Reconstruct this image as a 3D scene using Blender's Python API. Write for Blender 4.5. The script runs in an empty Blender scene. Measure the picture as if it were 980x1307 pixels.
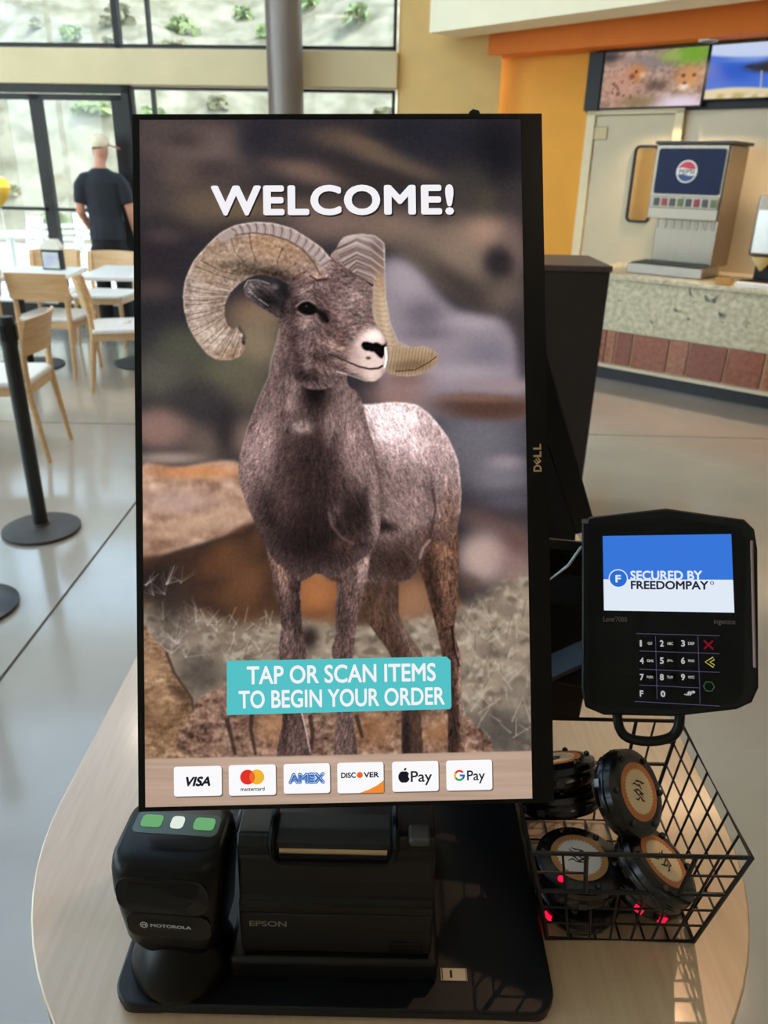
import bpy, bmesh, math, random
import numpy as np
from mathutils import Vector, Matrix, Quaternion
scene = bpy.context.scene
COL = scene.collection
PI = math.pi
# ------------------------------------------------------------------ camera
F_PX, PITCH, ROLL = 985.0, math.radians(24.0), 0.0226
CAM = np.array([0, 0, 1.55])
_f = np.array([0, math.cos(PITCH), -math.sin(PITCH)]); _u0 = np.array([0, math.sin(PITCH), math.cos(PITCH)]); _r0 = np.array([1., 0, 0])
C_R = math.cos(ROLL)*_r0+math.sin(ROLL)*_u0; C_U = math.cos(ROLL)*_u0-math.sin(ROLL)*_r0; C_F = _f
cam_d = bpy.data.cameras.new('camera'); cam = bpy.data.objects.new('camera', cam_d); COL.objects.link(cam)
cam_d.sensor_fit = 'HORIZONTAL'; cam_d.sensor_width = 36.0; cam_d.lens = F_PX/980*36
cam_d.clip_start = .02; cam_d.clip_end = 300
cam_d.dof.use_dof = True; cam_d.dof.focus_distance = .60; cam_d.dof.aperture_fstop = 16
cam.matrix_world = Matrix(((C_R[0], C_U[0], -C_F[0], CAM[0]), (C_R[1], C_U[1], -C_F[1], CAM[1]), (C_R[2], C_U[2], -C_F[2], CAM[2]), (0, 0, 0, 1)))
scene.camera = cam
# ------------------------------------------------------------------ world, sun, exposure
vs = scene.view_settings
vs.view_transform = 'Standard'; vs.look = 'None'; vs.exposure = 0.0; vs.gamma = 1.0; vs.use_curve_mapping = False
world = bpy.data.worlds.new('sky'); scene.world = world; world.use_nodes = True
wn = world.node_tree.nodes; wl = world.node_tree.links
bgn = wn['Background']; sky = wn.new('ShaderNodeTexSky'); sky.sky_type = 'HOSEK_WILKIE'; sky.turbidity = 4; sky.ground_albedo = .4
sky.sun_direction = Vector((.5, -.15, .85)).normalized()
hs = wn.new('ShaderNodeHueSaturation'); hs.inputs['Saturation'].default_value = .6; wl.new(sky.outputs[0], hs.inputs['Color']); wl.new(hs.outputs[0], bgn.inputs[0]); bgn.inputs[1].default_value = 33.0
def light(name, kind, loc, energy, color, target=None, **kw):
    l = bpy.data.lights.new(name, kind); l.energy = energy; l.color = color
    for k, v in kw.items(): setattr(l, k, v)
    o = bpy.data.objects.new(name, l); COL.objects.link(o); o.location = loc
    if target is not None: o.rotation_euler = (Vector(target)-Vector(loc)).to_track_quat('-Z', 'Y').to_euler()
    return o
light('sun', 'SUN', (3, -8, 20), 5.0, (1, .93, .82), (3-.5*10, -8+.15*10, 20-8.5), angle=.02)

# ------------------------------------------------------------------ pixel -> world helpers (980 x 1307 frame)
def ray(x, y): return C_F+(x-490)/F_PX*C_R-(y-653.5)/F_PX*C_U
def onz(x, y, z):
    d = ray(x, y); return CAM+d*(z-CAM[2])/d[2]
def onplane(x, y, p, n):
    d = ray(x, y); p = np.array(p, float); n = np.array(n, float); return CAM+d*((p-CAM)@n)/(d@n)
def proj(P):
    P = np.asarray(P, float)-CAM; z = P@C_F
    return 490+F_PX*(P@C_R)/z, 653.5-F_PX*(P@C_U)/z
ZT = .94                                              # height of the kiosk table top
# ------------------------------------------------------------------ materials
def lin(c):
    c = [x/255 for x in c[:3]]
    return tuple(x/12.92 if x <= .04045 else ((x+.055)/1.055)**2.4 for x in c)
MATS = {}
def mat(name, col, rough=.5, metal=0., var=0., scale=20., bump=0., bscale=60., spec=.5, stretch=None, coat=0., col2=None, detail=4):
    if name in MATS: return MATS[name]
    m = bpy.data.materials.new(name); m.use_nodes = True; nt = m.node_tree; b = nt.nodes['Principled BSDF']
    b.inputs['Roughness'].default_value = rough; b.inputs['Metallic'].default_value = metal
    b.inputs['Specular IOR Level'].default_value = spec; b.inputs['Coat Weight'].default_value = coat
    c = lin(col)
    tc = nt.nodes.new('ShaderNodeTexCoord'); mp = nt.nodes.new('ShaderNodeMapping'); nt.links.new(tc.outputs['Object'], mp.inputs[0])
    if stretch: mp.inputs['Scale'].default_value = stretch
    nz = nt.nodes.new('ShaderNodeTexNoise'); nz.inputs['Scale'].default_value = scale; nz.inputs['Detail'].default_value = detail; nt.links.new(mp.outputs[0], nz.inputs['Vector'])
    rp = nt.nodes.new('ShaderNodeValToRGB'); nt.links.new(nz.outputs['Fac'], rp.inputs[0])
    v = var if var else .04
    c2 = lin(col2) if col2 else tuple(min(1, x*(1+v)) for x in c)
    c1 = c if col2 else tuple(x*(1-v) for x in c)
    rp.color_ramp.elements[0].color = (*c1, 1); rp.color_ramp.elements[1].color = (*c2, 1)
    rp.color_ramp.elements[0].position = .3; rp.color_ramp.elements[1].position = .7
    nt.links.new(rp.outputs[0], b.inputs['Base Color'])
    b.inputs['Coat Roughness'].default_value = .12
    if bump:
        n2 = nt.nodes.new('ShaderNodeTexNoise'); n2.inputs['Scale'].default_value = bscale; nt.links.new(mp.outputs[0], n2.inputs['Vector'])
        bp = nt.nodes.new('ShaderNodeBump'); bp.inputs['Strength'].default_value = bump; bp.inputs['Distance'].default_value = .01
        nt.links.new(n2.outputs['Fac'], bp.inputs['Height']); nt.links.new(bp.outputs[0], b.inputs['Normal'])
    MATS[name] = m; return m
def emit(name, col, strength=1.):
    if name in MATS: return MATS[name]
    m = bpy.data.materials.new(name); m.use_nodes = True; nt = m.node_tree; nt.nodes.clear()
    e = nt.nodes.new('ShaderNodeEmission'); o = nt.nodes.new('ShaderNodeOutputMaterial')
    e.inputs[0].default_value = (*lin(col), 1); e.inputs[1].default_value = strength; nt.links.new(e.outputs[0], o.inputs[0])
    MATS[name] = m; return m
def pic_mat(name, strength=1., gloss=.04):
    """a lit display: emits the picture stored per vertex, under a smooth cover glass"""
    m = bpy.data.materials.new(name); m.use_nodes = True; nt = m.node_tree; b = nt.nodes['Principled BSDF']
    a = nt.nodes.new('ShaderNodeAttribute'); a.attribute_name = 'picture'
    b.inputs['Base Color'].default_value = (.004, .004, .004, 1); b.inputs['Roughness'].default_value = .25; b.inputs['Specular IOR Level'].default_value = gloss
    nt.links.new(a.outputs['Color'], b.inputs['Emission Color']); b.inputs['Emission Strength'].default_value = strength
    return m
def glass_mat(name, tint=(235, 240, 238), refl=.03):
    m = bpy.data.materials.new(name); m.use_nodes = True; nt = m.node_tree; nt.nodes.clear()
    t = nt.nodes.new('ShaderNodeBsdfTransparent'); t.inputs[0].default_value = (*lin(tint), 1)
    g = nt.nodes.new('ShaderNodeBsdfGlossy'); g.inputs['Roughness'].default_value = .02
    x = nt.nodes.new('ShaderNodeMixShader'); x.inputs[0].default_value = refl; o = nt.nodes.new('ShaderNodeOutputMaterial')
    nt.links.new(t.outputs[0], x.inputs[1]); nt.links.new(g.outputs[0], x.inputs[2]); nt.links.new(x.outputs[0], o.inputs[0])
    MATS[name] = m; return m
# ------------------------------------------------------------------ mesh helpers
def link(name, me, m, parent=None):
    o = bpy.data.objects.new(name, me); COL.objects.link(o)
    if m is not None and not me.materials: me.materials.append(m)
    if parent is not None: o.parent = parent
    return o
def obj(name, bm, m, parent=None, bevel=0., smooth=False, seg=2, angle=35):
    bmesh.ops.recalc_face_normals(bm, faces=bm.faces)
    me = bpy.data.meshes.new(name); bm.to_mesh(me); bm.free()
    if smooth:
        for p in me.polygons: p.use_smooth = True
        me.set_sharp_from_angle(angle=math.radians(angle))
    o = link(name, me, m, parent)
    if bevel:
        b = o.modifiers.new('edge', 'BEVEL'); b.width = bevel; b.segments = seg; b.limit_method = 'ANGLE'; b.angle_limit = math.radians(40)
        if not smooth:
            for p in me.polygons: p.use_smooth = True
            me.set_sharp_from_angle(angle=math.radians(30))
    return o
def B(): return bmesh.new()
def box(bm, x0, x1, y0, y1, z0, z1):
    v = [bm.verts.new(p) for p in ((x0, y0, z0), (x1, y0, z0), (x1, y1, z0), (x0, y1, z0), (x0, y0, z1), (x1, y0, z1), (x1, y1, z1), (x0, y1, z1))]
    for f in ((0, 3, 2, 1), (4, 5, 6, 7), (0, 1, 5, 4), (1, 2, 6, 5), (2, 3, 7, 6), (3, 0, 4, 7)): bm.faces.new([v[i] for i in f])
    return bm
def bx(*a): return box(B(), *a)
def prism(bm, pts, z0, z1, top=None):
    """outline pts (x, y) extruded z0..z1; top = other outline for the upper end"""
    top = top or pts
    a = [bm.verts.new((x, y, z0)) for x, y in pts]; b = [bm.verts.new((x, y, z1)) for x, y in top]; n = len(pts)
    bm.faces.new(a[::-1]); bm.faces.new(b)
    for i in range(n): bm.faces.new((a[i], a[(i+1) % n], b[(i+1) % n], b[i]))
    return bm
def rrect(x0, x1, y0, y1, r, n=5):
    q = []
    for cx, cy, a0 in ((x1-r, y1-r, 0), (x0+r, y1-r, 90), (x0+r, y0+r, 180), (x1-r, y0+r, 270)):
        for k in range(n+1):
            a = math.radians(a0+90*k/n); q.append((cx+r*math.cos(a), cy+r*math.sin(a)))
    return q
def circ(cx, cy, r, n=32, ry=None, a0=0): return [(cx+r*math.cos(a0+2*PI*k/n), cy+(ry or r)*math.sin(a0+2*PI*k/n)) for k in range(n)]
def flat(bm, pts, z=0):
    bm.faces.new([bm.verts.new((x, y, z)) for x, y in pts]); return bm
def ring(bm, outer, inner, z0, z1):
    n = len(outer); V = [[bm.verts.new((x, y, z)) for x, y in p] for p, z in ((outer, z0), (outer, z1), (inner, z1), (inner, z0))]
    for k in range(4):
        a, b = V[k], V[(k+1) % 4]
        for i in range(n): bm.faces.new((a[i], a[(i+1) % n], b[(i+1) % n], b[i]))
    return bm
def lathe(bm, prof, n=32, M=None):
    R = []
    for r, z in prof:
        if r < 1e-6: R.append([bm.verts.new((0, 0, z))])
        else: R.append([bm.verts.new((r*math.cos(2*PI*k/n), r*math.sin(2*PI*k/n), z)) for k in range(n)])
    for a, b in zip(R, R[1:]):
        for k in range(n):
            q = [a[k % len(a)], a[(k+1) % len(a)], b[(k+1) % len(b)], b[k % len(b)]]
            q = list(dict.fromkeys(q))
            if len(q) > 2: bm.faces.new(q)
    if M is not None: bmesh.ops.transform(bm, matrix=M, verts=bm.verts)
    return bm
def loft(bm, rings, cap=True):
    V = [[bm.verts.new(p) for p in r] for r in rings]; n = len(V[0])
    for a, b in zip(V, V[1:]):
        for k in range(n): bm.faces.new((a[k], a[(k+1) % n], b[(k+1) % n], b[k]))
    if cap: bm.faces.new(V[0][::-1]); bm.faces.new(V[-1])
    return bm
def tube(bm, pts, r, n=8, closed=False, cap=True):
    pts = [Vector(p) for p in pts]; m = len(pts); rs = r if isinstance(r, (list, tuple)) else [r]*m
    rings = []; prev = None
    for i, p in enumerate(pts):
        a = pts[(i-1) % m] if (closed or i) else p; b = pts[(i+1) % m] if (closed or i < m-1) else p
        t = (b-a).normalized()
        if prev is None:
            ref = Vector((0, 0, 1)) if abs(t.z) < .9 else Vector((1, 0, 0)); x = t.cross(ref).normalized()
        else:
            x = (prev-t*prev.dot(t)).normalized()
        prev = x; y = t.cross(x)
        rings.append([p+(x*math.cos(2*PI*k/n)+y*math.sin(2*PI*k/n))*rs[i] for k in range(n)])
    if closed:
        V = [[bm.verts.new(q) for q in rg] for rg in rings]
        for i in range(m):
            a, b = V[i], V[(i+1) % m]
            for k in range(n): bm.faces.new((a[k], a[(k+1) % n], b[(k+1) % n], b[k]))
        return bm
    return loft(bm, rings, cap)
def bar(bm, p0, p1, w, h=None, up=(0, 0, 1)):
    p0, p1 = Vector(p0), Vector(p1); t = (p1-p0).normalized(); up = Vector(up)
    x = t.cross(up).normalized(); y = x.cross(t); h = h or w
    loft(bm, [[p+x*a*w/2+y*b*h/2 for a, b in ((-1, -1), (1, -1), (1, 1), (-1, 1))] for p in (p0, p1)]); return bm
def thing(name, label, cat, loc=(0, 0, 0), rz=0., group=None, M=None):
    o = bpy.data.objects.new(name, None); COL.objects.link(o); o.empty_display_size = .1
    if M is not None: o.matrix_world = M
    else: o.location = loc; o.rotation_euler = (0, 0, rz)
    o['label'] = label; o['category'] = cat
    if group: o['group'] = group
    return o
def tag(o, label, cat, group=None):
    o['label'] = label; o['category'] = cat
    if group: o['group'] = group
    return o
def struct(o, label=None):
    o['kind'] = 'structure'
    if label: o['label'] = label
    return o
def copy_tree(o, parent=None):
    c = o.copy(); COL.objects.link(c)
    if parent is not None: c.parent = parent
    for ch in list(o.children): copy_tree(ch, c)
    return c
def text(name, s, m, parent, x0, x1, y0, y1, z=0., bold=0., depth=.0002, keep=False, align=0, space=1.):
    """lettering fitted to the rectangle x0..x1, y0..y1 of the parent's local plane"""
    cu = bpy.data.curves.new(name, 'FONT'); cu.body = s; cu.size = 1; cu.resolution_u = 6 if len(s) < 9 else 4; cu.space_character = space
    t = bpy.data.objects.new(name, cu); COL.objects.link(t)
    dg = bpy.context.evaluated_depsgraph_get(); me0 = bpy.data.meshes.new_from_object(t.evaluated_get(dg))
    bpy.data.objects.remove(t); bpy.data.curves.remove(cu)
    n = len(me0.vertices); co = np.empty(n*3, np.float32); me0.vertices.foreach_get('co', co); co = co.reshape(-1, 3)
    fs = [tuple(p.vertices) for p in me0.polygons]; bpy.data.meshes.remove(me0)
    shifts = [(0, 0)]+([(bold*math.cos(k*PI/4), bold*math.sin(k*PI/4)) for k in range(8)] if bold > 0 else [])
    allco = np.concatenate([co+np.array([dx, dy, k*.002]) for k, (dx, dy) in enumerate(shifts)])       # thickened strokes
    fs = [tuple(i+k*n for i in f) for k in range(len(shifts)) for f in fs]; co = allco
    lo, hi = co.min(0), co.max(0); sx = (x1-x0)/(hi[0]-lo[0]); sy = (y1-y0)/(hi[1]-lo[1])
    if keep: sx = sy
    off = (x1-x0-(hi[0]-lo[0])*sx)*align
    co[:, 0] = x0+off+(co[:, 0]-lo[0])*sx; co[:, 1] = y0+(co[:, 1]-lo[1])*sy; co[:, 2] = z+depth+co[:, 2]*.003
    me = bpy.data.meshes.new(name); me.from_pydata(co.tolist(), [], fs); me.update()
    return link(name, me, m, parent)
def picture(name, parent, m, img, fn, x0, x1, y0, y1, z, nx, ny):
    """display surface: a grid whose vertices carry the picture; fn(local points) -> column,row in img"""
    gx, gy = np.meshgrid(np.linspace(x0, x1, nx), np.linspace(y0, y1, ny))
    co = np.stack([gx.ravel(), gy.ravel(), np.full(gx.size, z)], -1).astype(np.float32)
    i = np.arange(nx*ny).reshape(ny, nx)
    fc = np.stack([i[:-1, :-1], i[:-1, 1:], i[1:, 1:], i[1:, :-1]], -1).reshape(-1, 4)
    me = bpy.data.meshes.new(name); me.vertices.add(len(co)); me.vertices.foreach_set('co', co.ravel())
    me.loops.add(fc.size); me.loops.foreach_set('vertex_index', fc.ravel().astype(np.int32))
    me.polygons.add(len(fc)); me.polygons.foreach_set('loop_start', np.arange(0, fc.size, 4, dtype=np.int32)); me.update(calc_edges=True)
    c, r = fn(co); h, w = img.shape[:2]; c = np.clip(c, 0, w-1.01); r = np.clip(r, 0, h-1.01)
    ci, ri = c.astype(int), r.astype(int); a, b = (c-ci)[:, None], (r-ri)[:, None]
    v = (img[ri, ci]*(1-a)+img[ri, ci+1]*a)*(1-b)+(img[ri+1, ci]*(1-a)+img[ri+1, ci+1]*a)*b
    v = np.where(v <= .04045, v/12.92, ((v+.055)/1.055)**2.4)
    at = me.color_attributes.new('picture', 'FLOAT_COLOR', 'POINT'); at.data.foreach_set('color', np.concatenate([v, np.ones((len(v), 1))], 1).astype(np.float32).ravel())
    return link(name, me, m, parent)
def frame(origin, ex, ey):
    """matrix with x = ex, y = ey, z = their normal"""
    ex = Vector(ex).normalized(); ey = Vector(ey); ez = ex.cross(ey).normalized(); ey = ez.cross(ex)
    M = Matrix.Identity(4)
    for i, v in enumerate((ex, ey, ez)): M[0][i], M[1][i], M[2][i] = v
    M.translation = Vector(origin); return M
def local(M, px, py):
    """photo pixel -> point on the local z = 0 plane of M"""
    P = onplane(px, py, M.translation, M.col[2].xyz); q = M.inverted() @ Vector(P); return q.x, q.y
BLACK = mat('black plastic', (9, 9, 10), .45, var=.1, scale=40, bump=.03, bscale=900, spec=.3)
GLOSS = mat('gloss black plastic', (6, 6, 7), .3, var=.1, scale=8, spec=.22)
NAVY = mat('navy black powder coat', (8, 11, 17), .42, var=.12, scale=30, bump=.05, bscale=700, spec=.3)
WIRE = mat('black coated wire', (14, 14, 15), .45, var=.1, scale=60)
WHITE_E = emit('screen white', (244, 242, 246), 1.)
PRINT = mat('light grey print', (190, 188, 184), .6)
# ------------------------------------------------------------------ floor: concrete slabs with sawn joints
CONC = mat('polished concrete', (154, 146, 134), .24, coat=.9, var=.16, scale=1.1, bump=.02, bscale=14, col2=(176, 167, 154), detail=8)
JOINT = mat('joint filler', (84, 82, 80), .8)
fl = struct(obj('floor', bx(-9, 9, -5, 9.0, -.06, -.008), JOINT))
xs = [-9, -5.84, -1.24, 3.36, 9]; ys = [-5, -4.41, .19, 4.79, 9.0]
for i in range(4):
    for j in range(4):
        obj('concrete_slab', bx(xs[i]+.006, xs[i+1]-.006, ys[j]+.006, ys[j+1]-.006, -.03, 0), CONC, fl)
# ------------------------------------------------------------------ glazed wall at the far side
FA = math.radians(-5); FD = np.array([math.cos(FA), math.sin(FA), 0]); FN = np.array([-FD[1], FD[0], 0]); FP = np.array([-3.9, 8.2, 0])
MF = frame(FP, FD, (0, 0, 1))                        # x along the wall, y up, z towards the room
DARKM = mat('dark bronze frame', (34, 33, 32), .45, .3, var=.1)
CREAM = mat('cream painted beam', (210, 192, 150), .6, var=.05, scale=3)
TAN = mat('tan painted wall', (228, 192, 126), .75, var=.04, scale=4, bump=.03, bscale=200)
GLASS = glass_mat('window glass')
wb = bpy.data.objects.new('wall_back', None); COL.objects.link(wb); wb.matrix_world = MF; struct(wb)
obj('beam', bx(-4.5, 3.95, 2.2, 2.485, -.12, .07), CREAM, wb, .006)
CEIL = 4.3
def window(n, s0, s1, z0, z1, mull=(), fr=.03):
    w = bpy.data.objects.new('window_%d' % n, None); COL.objects.link(w); w.matrix_world = MF; struct(w)
    b = B()
    for a in ((s0, s0+fr, z0, z1), (s1-fr, s1, z0, z1), (s0, s1, z0, z0+fr), (s0, s1, z1-fr, z1)): box(b, a[0], a[1], a[2], a[3], -.05, .03)
    obj('window_frame', b, DARKM, w)
    edges = [s0+fr]
    for s, wd in mull:
        obj('mullion', bx(s-wd/2, s+wd/2, z0+fr, z1-fr, -.05, .035), DARKM, w); edges += [s-wd/2, s+wd/2]
    edges.append(s1-fr)
    for a, c in zip(edges[::2], edges[1::2]): obj('pane', bx(a, c, z0+fr, z1-fr, -.008, -.002), GLASS, w)
window(1, -4.4, 1.41, 2.5, CEIL-.05, [(-.6, .05), (-2.6, .05)])
window(2, 1.41, 3.93, 2.5, CEIL-.05, [(1.705, .02), (2.95, .06)], .025)
window(3, 1.47, 3.93, .02, 2.19, [(1.69, .02), (2.95, .06)], .025)
window(4, -4.4, -.62, .02, 2.19, [(-2.5, .05)])
dr = bpy.data.objects.new('door_1', None); COL.objects.link(dr); dr.matrix_world = MF; struct(dr)
b = B()
for a in ((-.62, -.5, 0, 2.2), (1.40, 1.47, 0, 2.2), (-.62, 1.47, 2.13, 2.2)): box(b, *a, -.06, .05)
obj('door_frame', b, DARKM, dr)
for s0, s1, hs in ((-.5, .55, .48), (.55, 1.40, 1.34)):
    b = B()
    for a in ((s0, s0+.055, .01, 2.12), (s1-.055 if s1 < 1 else s1-.11, s1, .01, 2.12), (s0, s1, .01, .2), (s0, s1, 2.07, 2.12)): box(b, *a, -.04, .03)
    lf = obj('door_leaf', b, DARKM, dr)
    obj('pane', bx(s0+.05, s1-.05, .2, 2.07, -.008, -.002), GLASS, lf)
    b = B(); bar(b, (s0+.02, 1.117, .06), (s1-.02, 1.117, .06), .04, .03, (0, 1, 0)); obj('push_bar', b, DARKM, dr)
tw = struct(obj('wall_tan', bx(3.95, 4.86, 0, CEIL, -.12, .0), TAN)); tw.name = 'wall_back_right'; tw.matrix_world = MF
# steel column in front of the glazing
COLM = mat('grey bronze steel', (118, 106, 97), .4, .2, var=.06, scale=3)
pc = onplane(366, 90, FP-FN*.3, FN)
cl = thing('steel_column', 'round grey steel column in front of the tall windows', 'column', (pc[0], pc[1], 0)); cl['kind'] = 'structure'; del cl['category']
obj('shaft', lathe(B(), [(0, 0), (.14, 0), (.14, CEIL), (0, CEIL)], 28), COLM, cl, smooth=True)
obj('side_plate', bx(-.165, -.1, -.05, .05, 0, CEIL), COLM, cl, .004)
b = lathe(B(), [(.14, 0), (.19, 0), (.19, .04), (.14, .04)], 28); obj('collar', b, COLM, cl)
# ------------------------------------------------------------------ right-hand wall behind the drinks counter
TA, TB = onz(769, 482, 0), onz(980, 522, 0)
CD = (TB-TA)/np.linalg.norm(TB-TA); CN = np.array([CD[1], -CD[0], 0])          # along the counter / out into the room
CFp = TA+CN*.08                                                              # front plane of the counter
MC = frame(CFp, CD, (0, 0, 1)); MC.translation = Vector(CFp)                   # x along, y up, z out to the room
WZ = -.88                                                                    # wall plane
ORANGE = mat('orange yellow painted wall', (230, 158, 48), .7, var=.04, scale=3, bump=.03, bscale=200)
ORANGE2 = mat('burnt orange painted bulkhead', (222, 116, 22), .7, var=.04, scale=3)
WALLW = mat('warm white wall', (206, 194, 170), .7, var=.03, scale=3)
wr = struct(obj('wall_right', bx(-1.75, -.8, 0, CEIL, WZ-.12, WZ), ORANGE)); wr.matrix_world = MC
w2 = struct(obj('wall_right', bx(-.8, 7, 0, CEIL, WZ-.12, WZ), WALLW)); w2.name = 'wall_right_service'; w2.matrix_world = MC
t1 = struct(obj('trim_1', bx(-1.75, 6, 2.47, CEIL, WZ+.02, WZ+.30), ORANGE2)); t1.matrix_world = MC
p0, p1 = onz(548, 42, 2.6), onz(800, 8, 2.6); dv = (p1-p0)/np.linalg.norm(p1-p0); M2 = frame(p0, dv, (0, 0, 1))
CREAMW = mat('cream painted fascia', (236, 226, 196), .7, var=.03, scale=3)
t2 = struct(obj('trim_2', bx(0, 7, 0, 1.75, -.35, 0), CREAMW)); t2.matrix_world = M2
# service door with its vision panel
d2 = bpy.data.objects.new('door_2', None); COL.objects.link(d2); d2.matrix_world = MC; struct(d2)
DOORM = mat('beige door paint', (198, 182, 150), .55, var=.03, scale=5)
TRIMM = mat('cream door frame', (222, 204, 164), .5, var=.03)
b = B(); box(b, -.80, -.72, 0, 2.02, WZ, WZ+.05); box(b, -.03, .04, 0, 2.02, WZ, WZ+.05); box(b, -.80, .04, 2.0, 2.06, WZ, WZ+.05); obj('door_frame', b, TRIMM, d2, .004)
obj('door_leaf', bx(-.715, -.035, .01, 1.99, WZ+.005, WZ+.03), DOORM, d2, .002)
def rr_ring(x0, x1, y0, y1, r, w, z0, z1): return ring(B(), rrect(x0, x1, y0, y1, r), rrect(x0+w, x1-w, y0+w, y1-w, max(r-w, .005)), z0, z1)
obj('gasket', rr_ring(-.335, -.12, 1.17, 1.77, .05, .02, WZ+.03, WZ+.045), BLACK, d2)
VIS = mat('reflective vision glass', (150, 110, 60), .08, .6, var=.2, scale=2)
obj('pane', prism(B(), rrect(-.318, -.137, 1.187, 1.753, .035), WZ+.03, WZ+.034), VIS, d2)
for z in (1.86, .35): obj('hinge', bx(-.73, -.60, z-.05, z+.05, WZ+.03, WZ+.04), mat('hinge bronze', (150, 130, 96), .4, .5), d2, .003)
# ceiling and walls outside the picture, with windows added for daylight
CEILM = mat('white ceiling', (225, 222, 214), .8, var=.02, scale=2)
SX0, SX1, SY0, SY1 = -4.4, -1.15, 1.0, 7.4  # ceiling opening for the added roof window
b = B()
for a in ((-9, SX0, -5, 9.0), (SX1, 9, -5, 9.0), (SX0, SX1, -5, SY0), (SX0, SX1, SY1, 9.0)): box(b, *a, CEIL, CEIL+.1)
struct(obj('ceiling', b, CEILM))
w_ = bpy.data.objects.new('window_10', None); COL.objects.link(w_); w_.location = (SX0, SY0, CEIL); struct(w_, 'long unseen roof window added over the dining area for daylight')  # unseen roof window, added to bring daylight onto floor and table
b = B(); LX, LY = SX1-SX0, SY1-SY0
for a in ((0, .06, 0, LY), (LX-.06, LX, 0, LY), (0, LX, 0, .06), (0, LX, LY-.06, LY), (0, LX, LY/3-.03, LY/3+.03), (0, LX, 2*LY/3-.03, 2*LY/3+.03)): box(b, *a, -.01, .12)
obj('window_frame', b, DARKM, w_)
for k in range(3): obj('pane', bx(.06, LX-.06, LY*k/3+.06, LY*(k+1)/3-.06, .04, .05), GLASS, w_)
wlf = struct(obj('wall_left', bx(-5.3, -5.2, -5, 8.6, 0, .5), CREAMW))
box_ = B()
box(box_, -5.3, -5.2, -5, 8.6, CEIL-.3, CEIL); obj('lintel', box_, CREAMW, wlf)
for k in range(5):  # windows added in the unseen left wall to brighten the floor
    y = -5+k*2.72; obj('pier', bx(-5.3, -5.2, y, y+.25, .5, CEIL-.3), CREAMW, wlf)
    w_ = bpy.data.objects.new('window_%d' % (5+k), None); COL.objects.link(w_); w_.location = (-5.25, y+.25, .5); struct(w_)
    b = B(); box(b, -.03, .03, 0, .05, 0, 3.5); box(b, -.03, .03, 2.42, 2.47, 0, 3.5); box(b, -.03, .03, 0, 2.47, 0, .05); box(b, -.03, .03, 0, 2.47, 3.45, 3.5); box(b, -.03, .03, 1.2, 1.25, .05, 3.45); obj('window_frame', b, DARKM, w_)
    for a in (.05, 1.25): obj('pane', bx(-.004, .004, a, a+(1.15 if a < 1 else 1.17), .05, 3.45), GLASS, w_)
struct(obj('wall_front', bx(-9, 9, -5.1, -5, 0, CEIL), WALLW))
struct(obj('wall_far_right', bx(9, 9.1, -5, 9.0, 0, CEIL), WALLW))
# ------------------------------------------------------------------ outside: terrace and scrubby hillside
struct(tag(obj('terrace', bx(-30, 30, 9.0, 17, -.12, -.02), mat('pale terrace paving', (205, 198, 186), .8, var=.06, scale=2)), 'pale paved terrace outside the glass doors', 'terrace')); del bpy.data.objects['terrace']['category']
rng = np.random.default_rng(3)
def hill_z(x, y): return max(0, (y-16))*.62+.35*math.sin(x*.7+y*.3)+.3*math.sin(x*.31-y*.8+1.3)+.12*math.sin(x*2.1+y*1.7)
b = B(); nx, ny = 90, 50; V = [[b.verts.new((-32+64*i/nx, 15.5+26*j/ny, hill_z(-32+64*i/nx, 15.5+26*j/ny)-.3*(j == 0))) for i in range(nx+1)] for j in range(ny+1)]
for j in range(ny):
    for i in range(nx): b.faces.new((V[j][i], V[j][i+1], V[j+1][i+1], V[j+1][i]))
HILL = mat('dry gravel slope', (100, 93, 72), .95, var=.2, scale=1.6, bump=.8, bscale=6, col2=(150, 142, 122), detail=8)
hl_ = struct(obj('hillside', b, HILL, smooth=True, angle=80), 'pale dry hillside rising outside the windows')
LEAF = mat('grey green scrub', (136, 148, 100), .9, var=.3, scale=6)
LEAF2 = mat('dry pale scrub', (132, 126, 98), .9, var=.25, scale=6)
def scrub(m, seed):
    r = random.Random(seed); b = B()
    for k in range(70):
        a, h = r.uniform(0, 2*PI), r.uniform(0, 1); R = math.sqrt(r.random())*(1-.5*h)
        c = Vector((R*math.cos(a)*.6, R*math.sin(a)*.6, .08+h*.6)); s = r.uniform(.1, .2)
        q = Quaternion((r.random(), r.random(), r.random(), r.random())).normalized()
        v = [b.verts.new(c+q @ Vector(p)*s) for p in ((-1, -.5, 0), (1, -.5, .2), (.6, .9, 0), (-.6, .7, -.2))]; b.faces.new(v)
    tube(b, [(0, 0, -.2), (0, 0, .3)], [.04, .02], 5)
    me = bpy.data.meshes.new('shrub'); b.to_mesh(me); b.free(); me.materials.append(m); return me
SM = [scrub(LEAF, 1), scrub(LEAF, 2), scrub(LEAF2, 3)]
r = random.Random(11)
spots = []
for k in range(110):
    for tr in range(60):
        y = 16.5+20*r.random()**1.2; x = r.uniform(-.62, .12)*y*1.15; q = k % 3
        if all(math.hypot(x-a, y-c) > 1.35 for a, c in spots): break
    else: continue
    spots.append((x, y))
    o = link('shrub', SM[q], None); o.location = (x, y, hill_z(x, y)-.05); s = r.uniform(.3, .8); o.scale = (s, s, s*.9); o.rotation_euler = (0, 0, r.uniform(0, 6))
    tag(o, ('green scrub bush growing on the dry hillside outside', 'green scrub bush growing on the dry hillside outside', 'pale straw-coloured bush on the dry hillside outside')[q], 'bush', 'bushes on the hillside' if q < 2 else 'straw-coloured bushes on the hillside')
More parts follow.
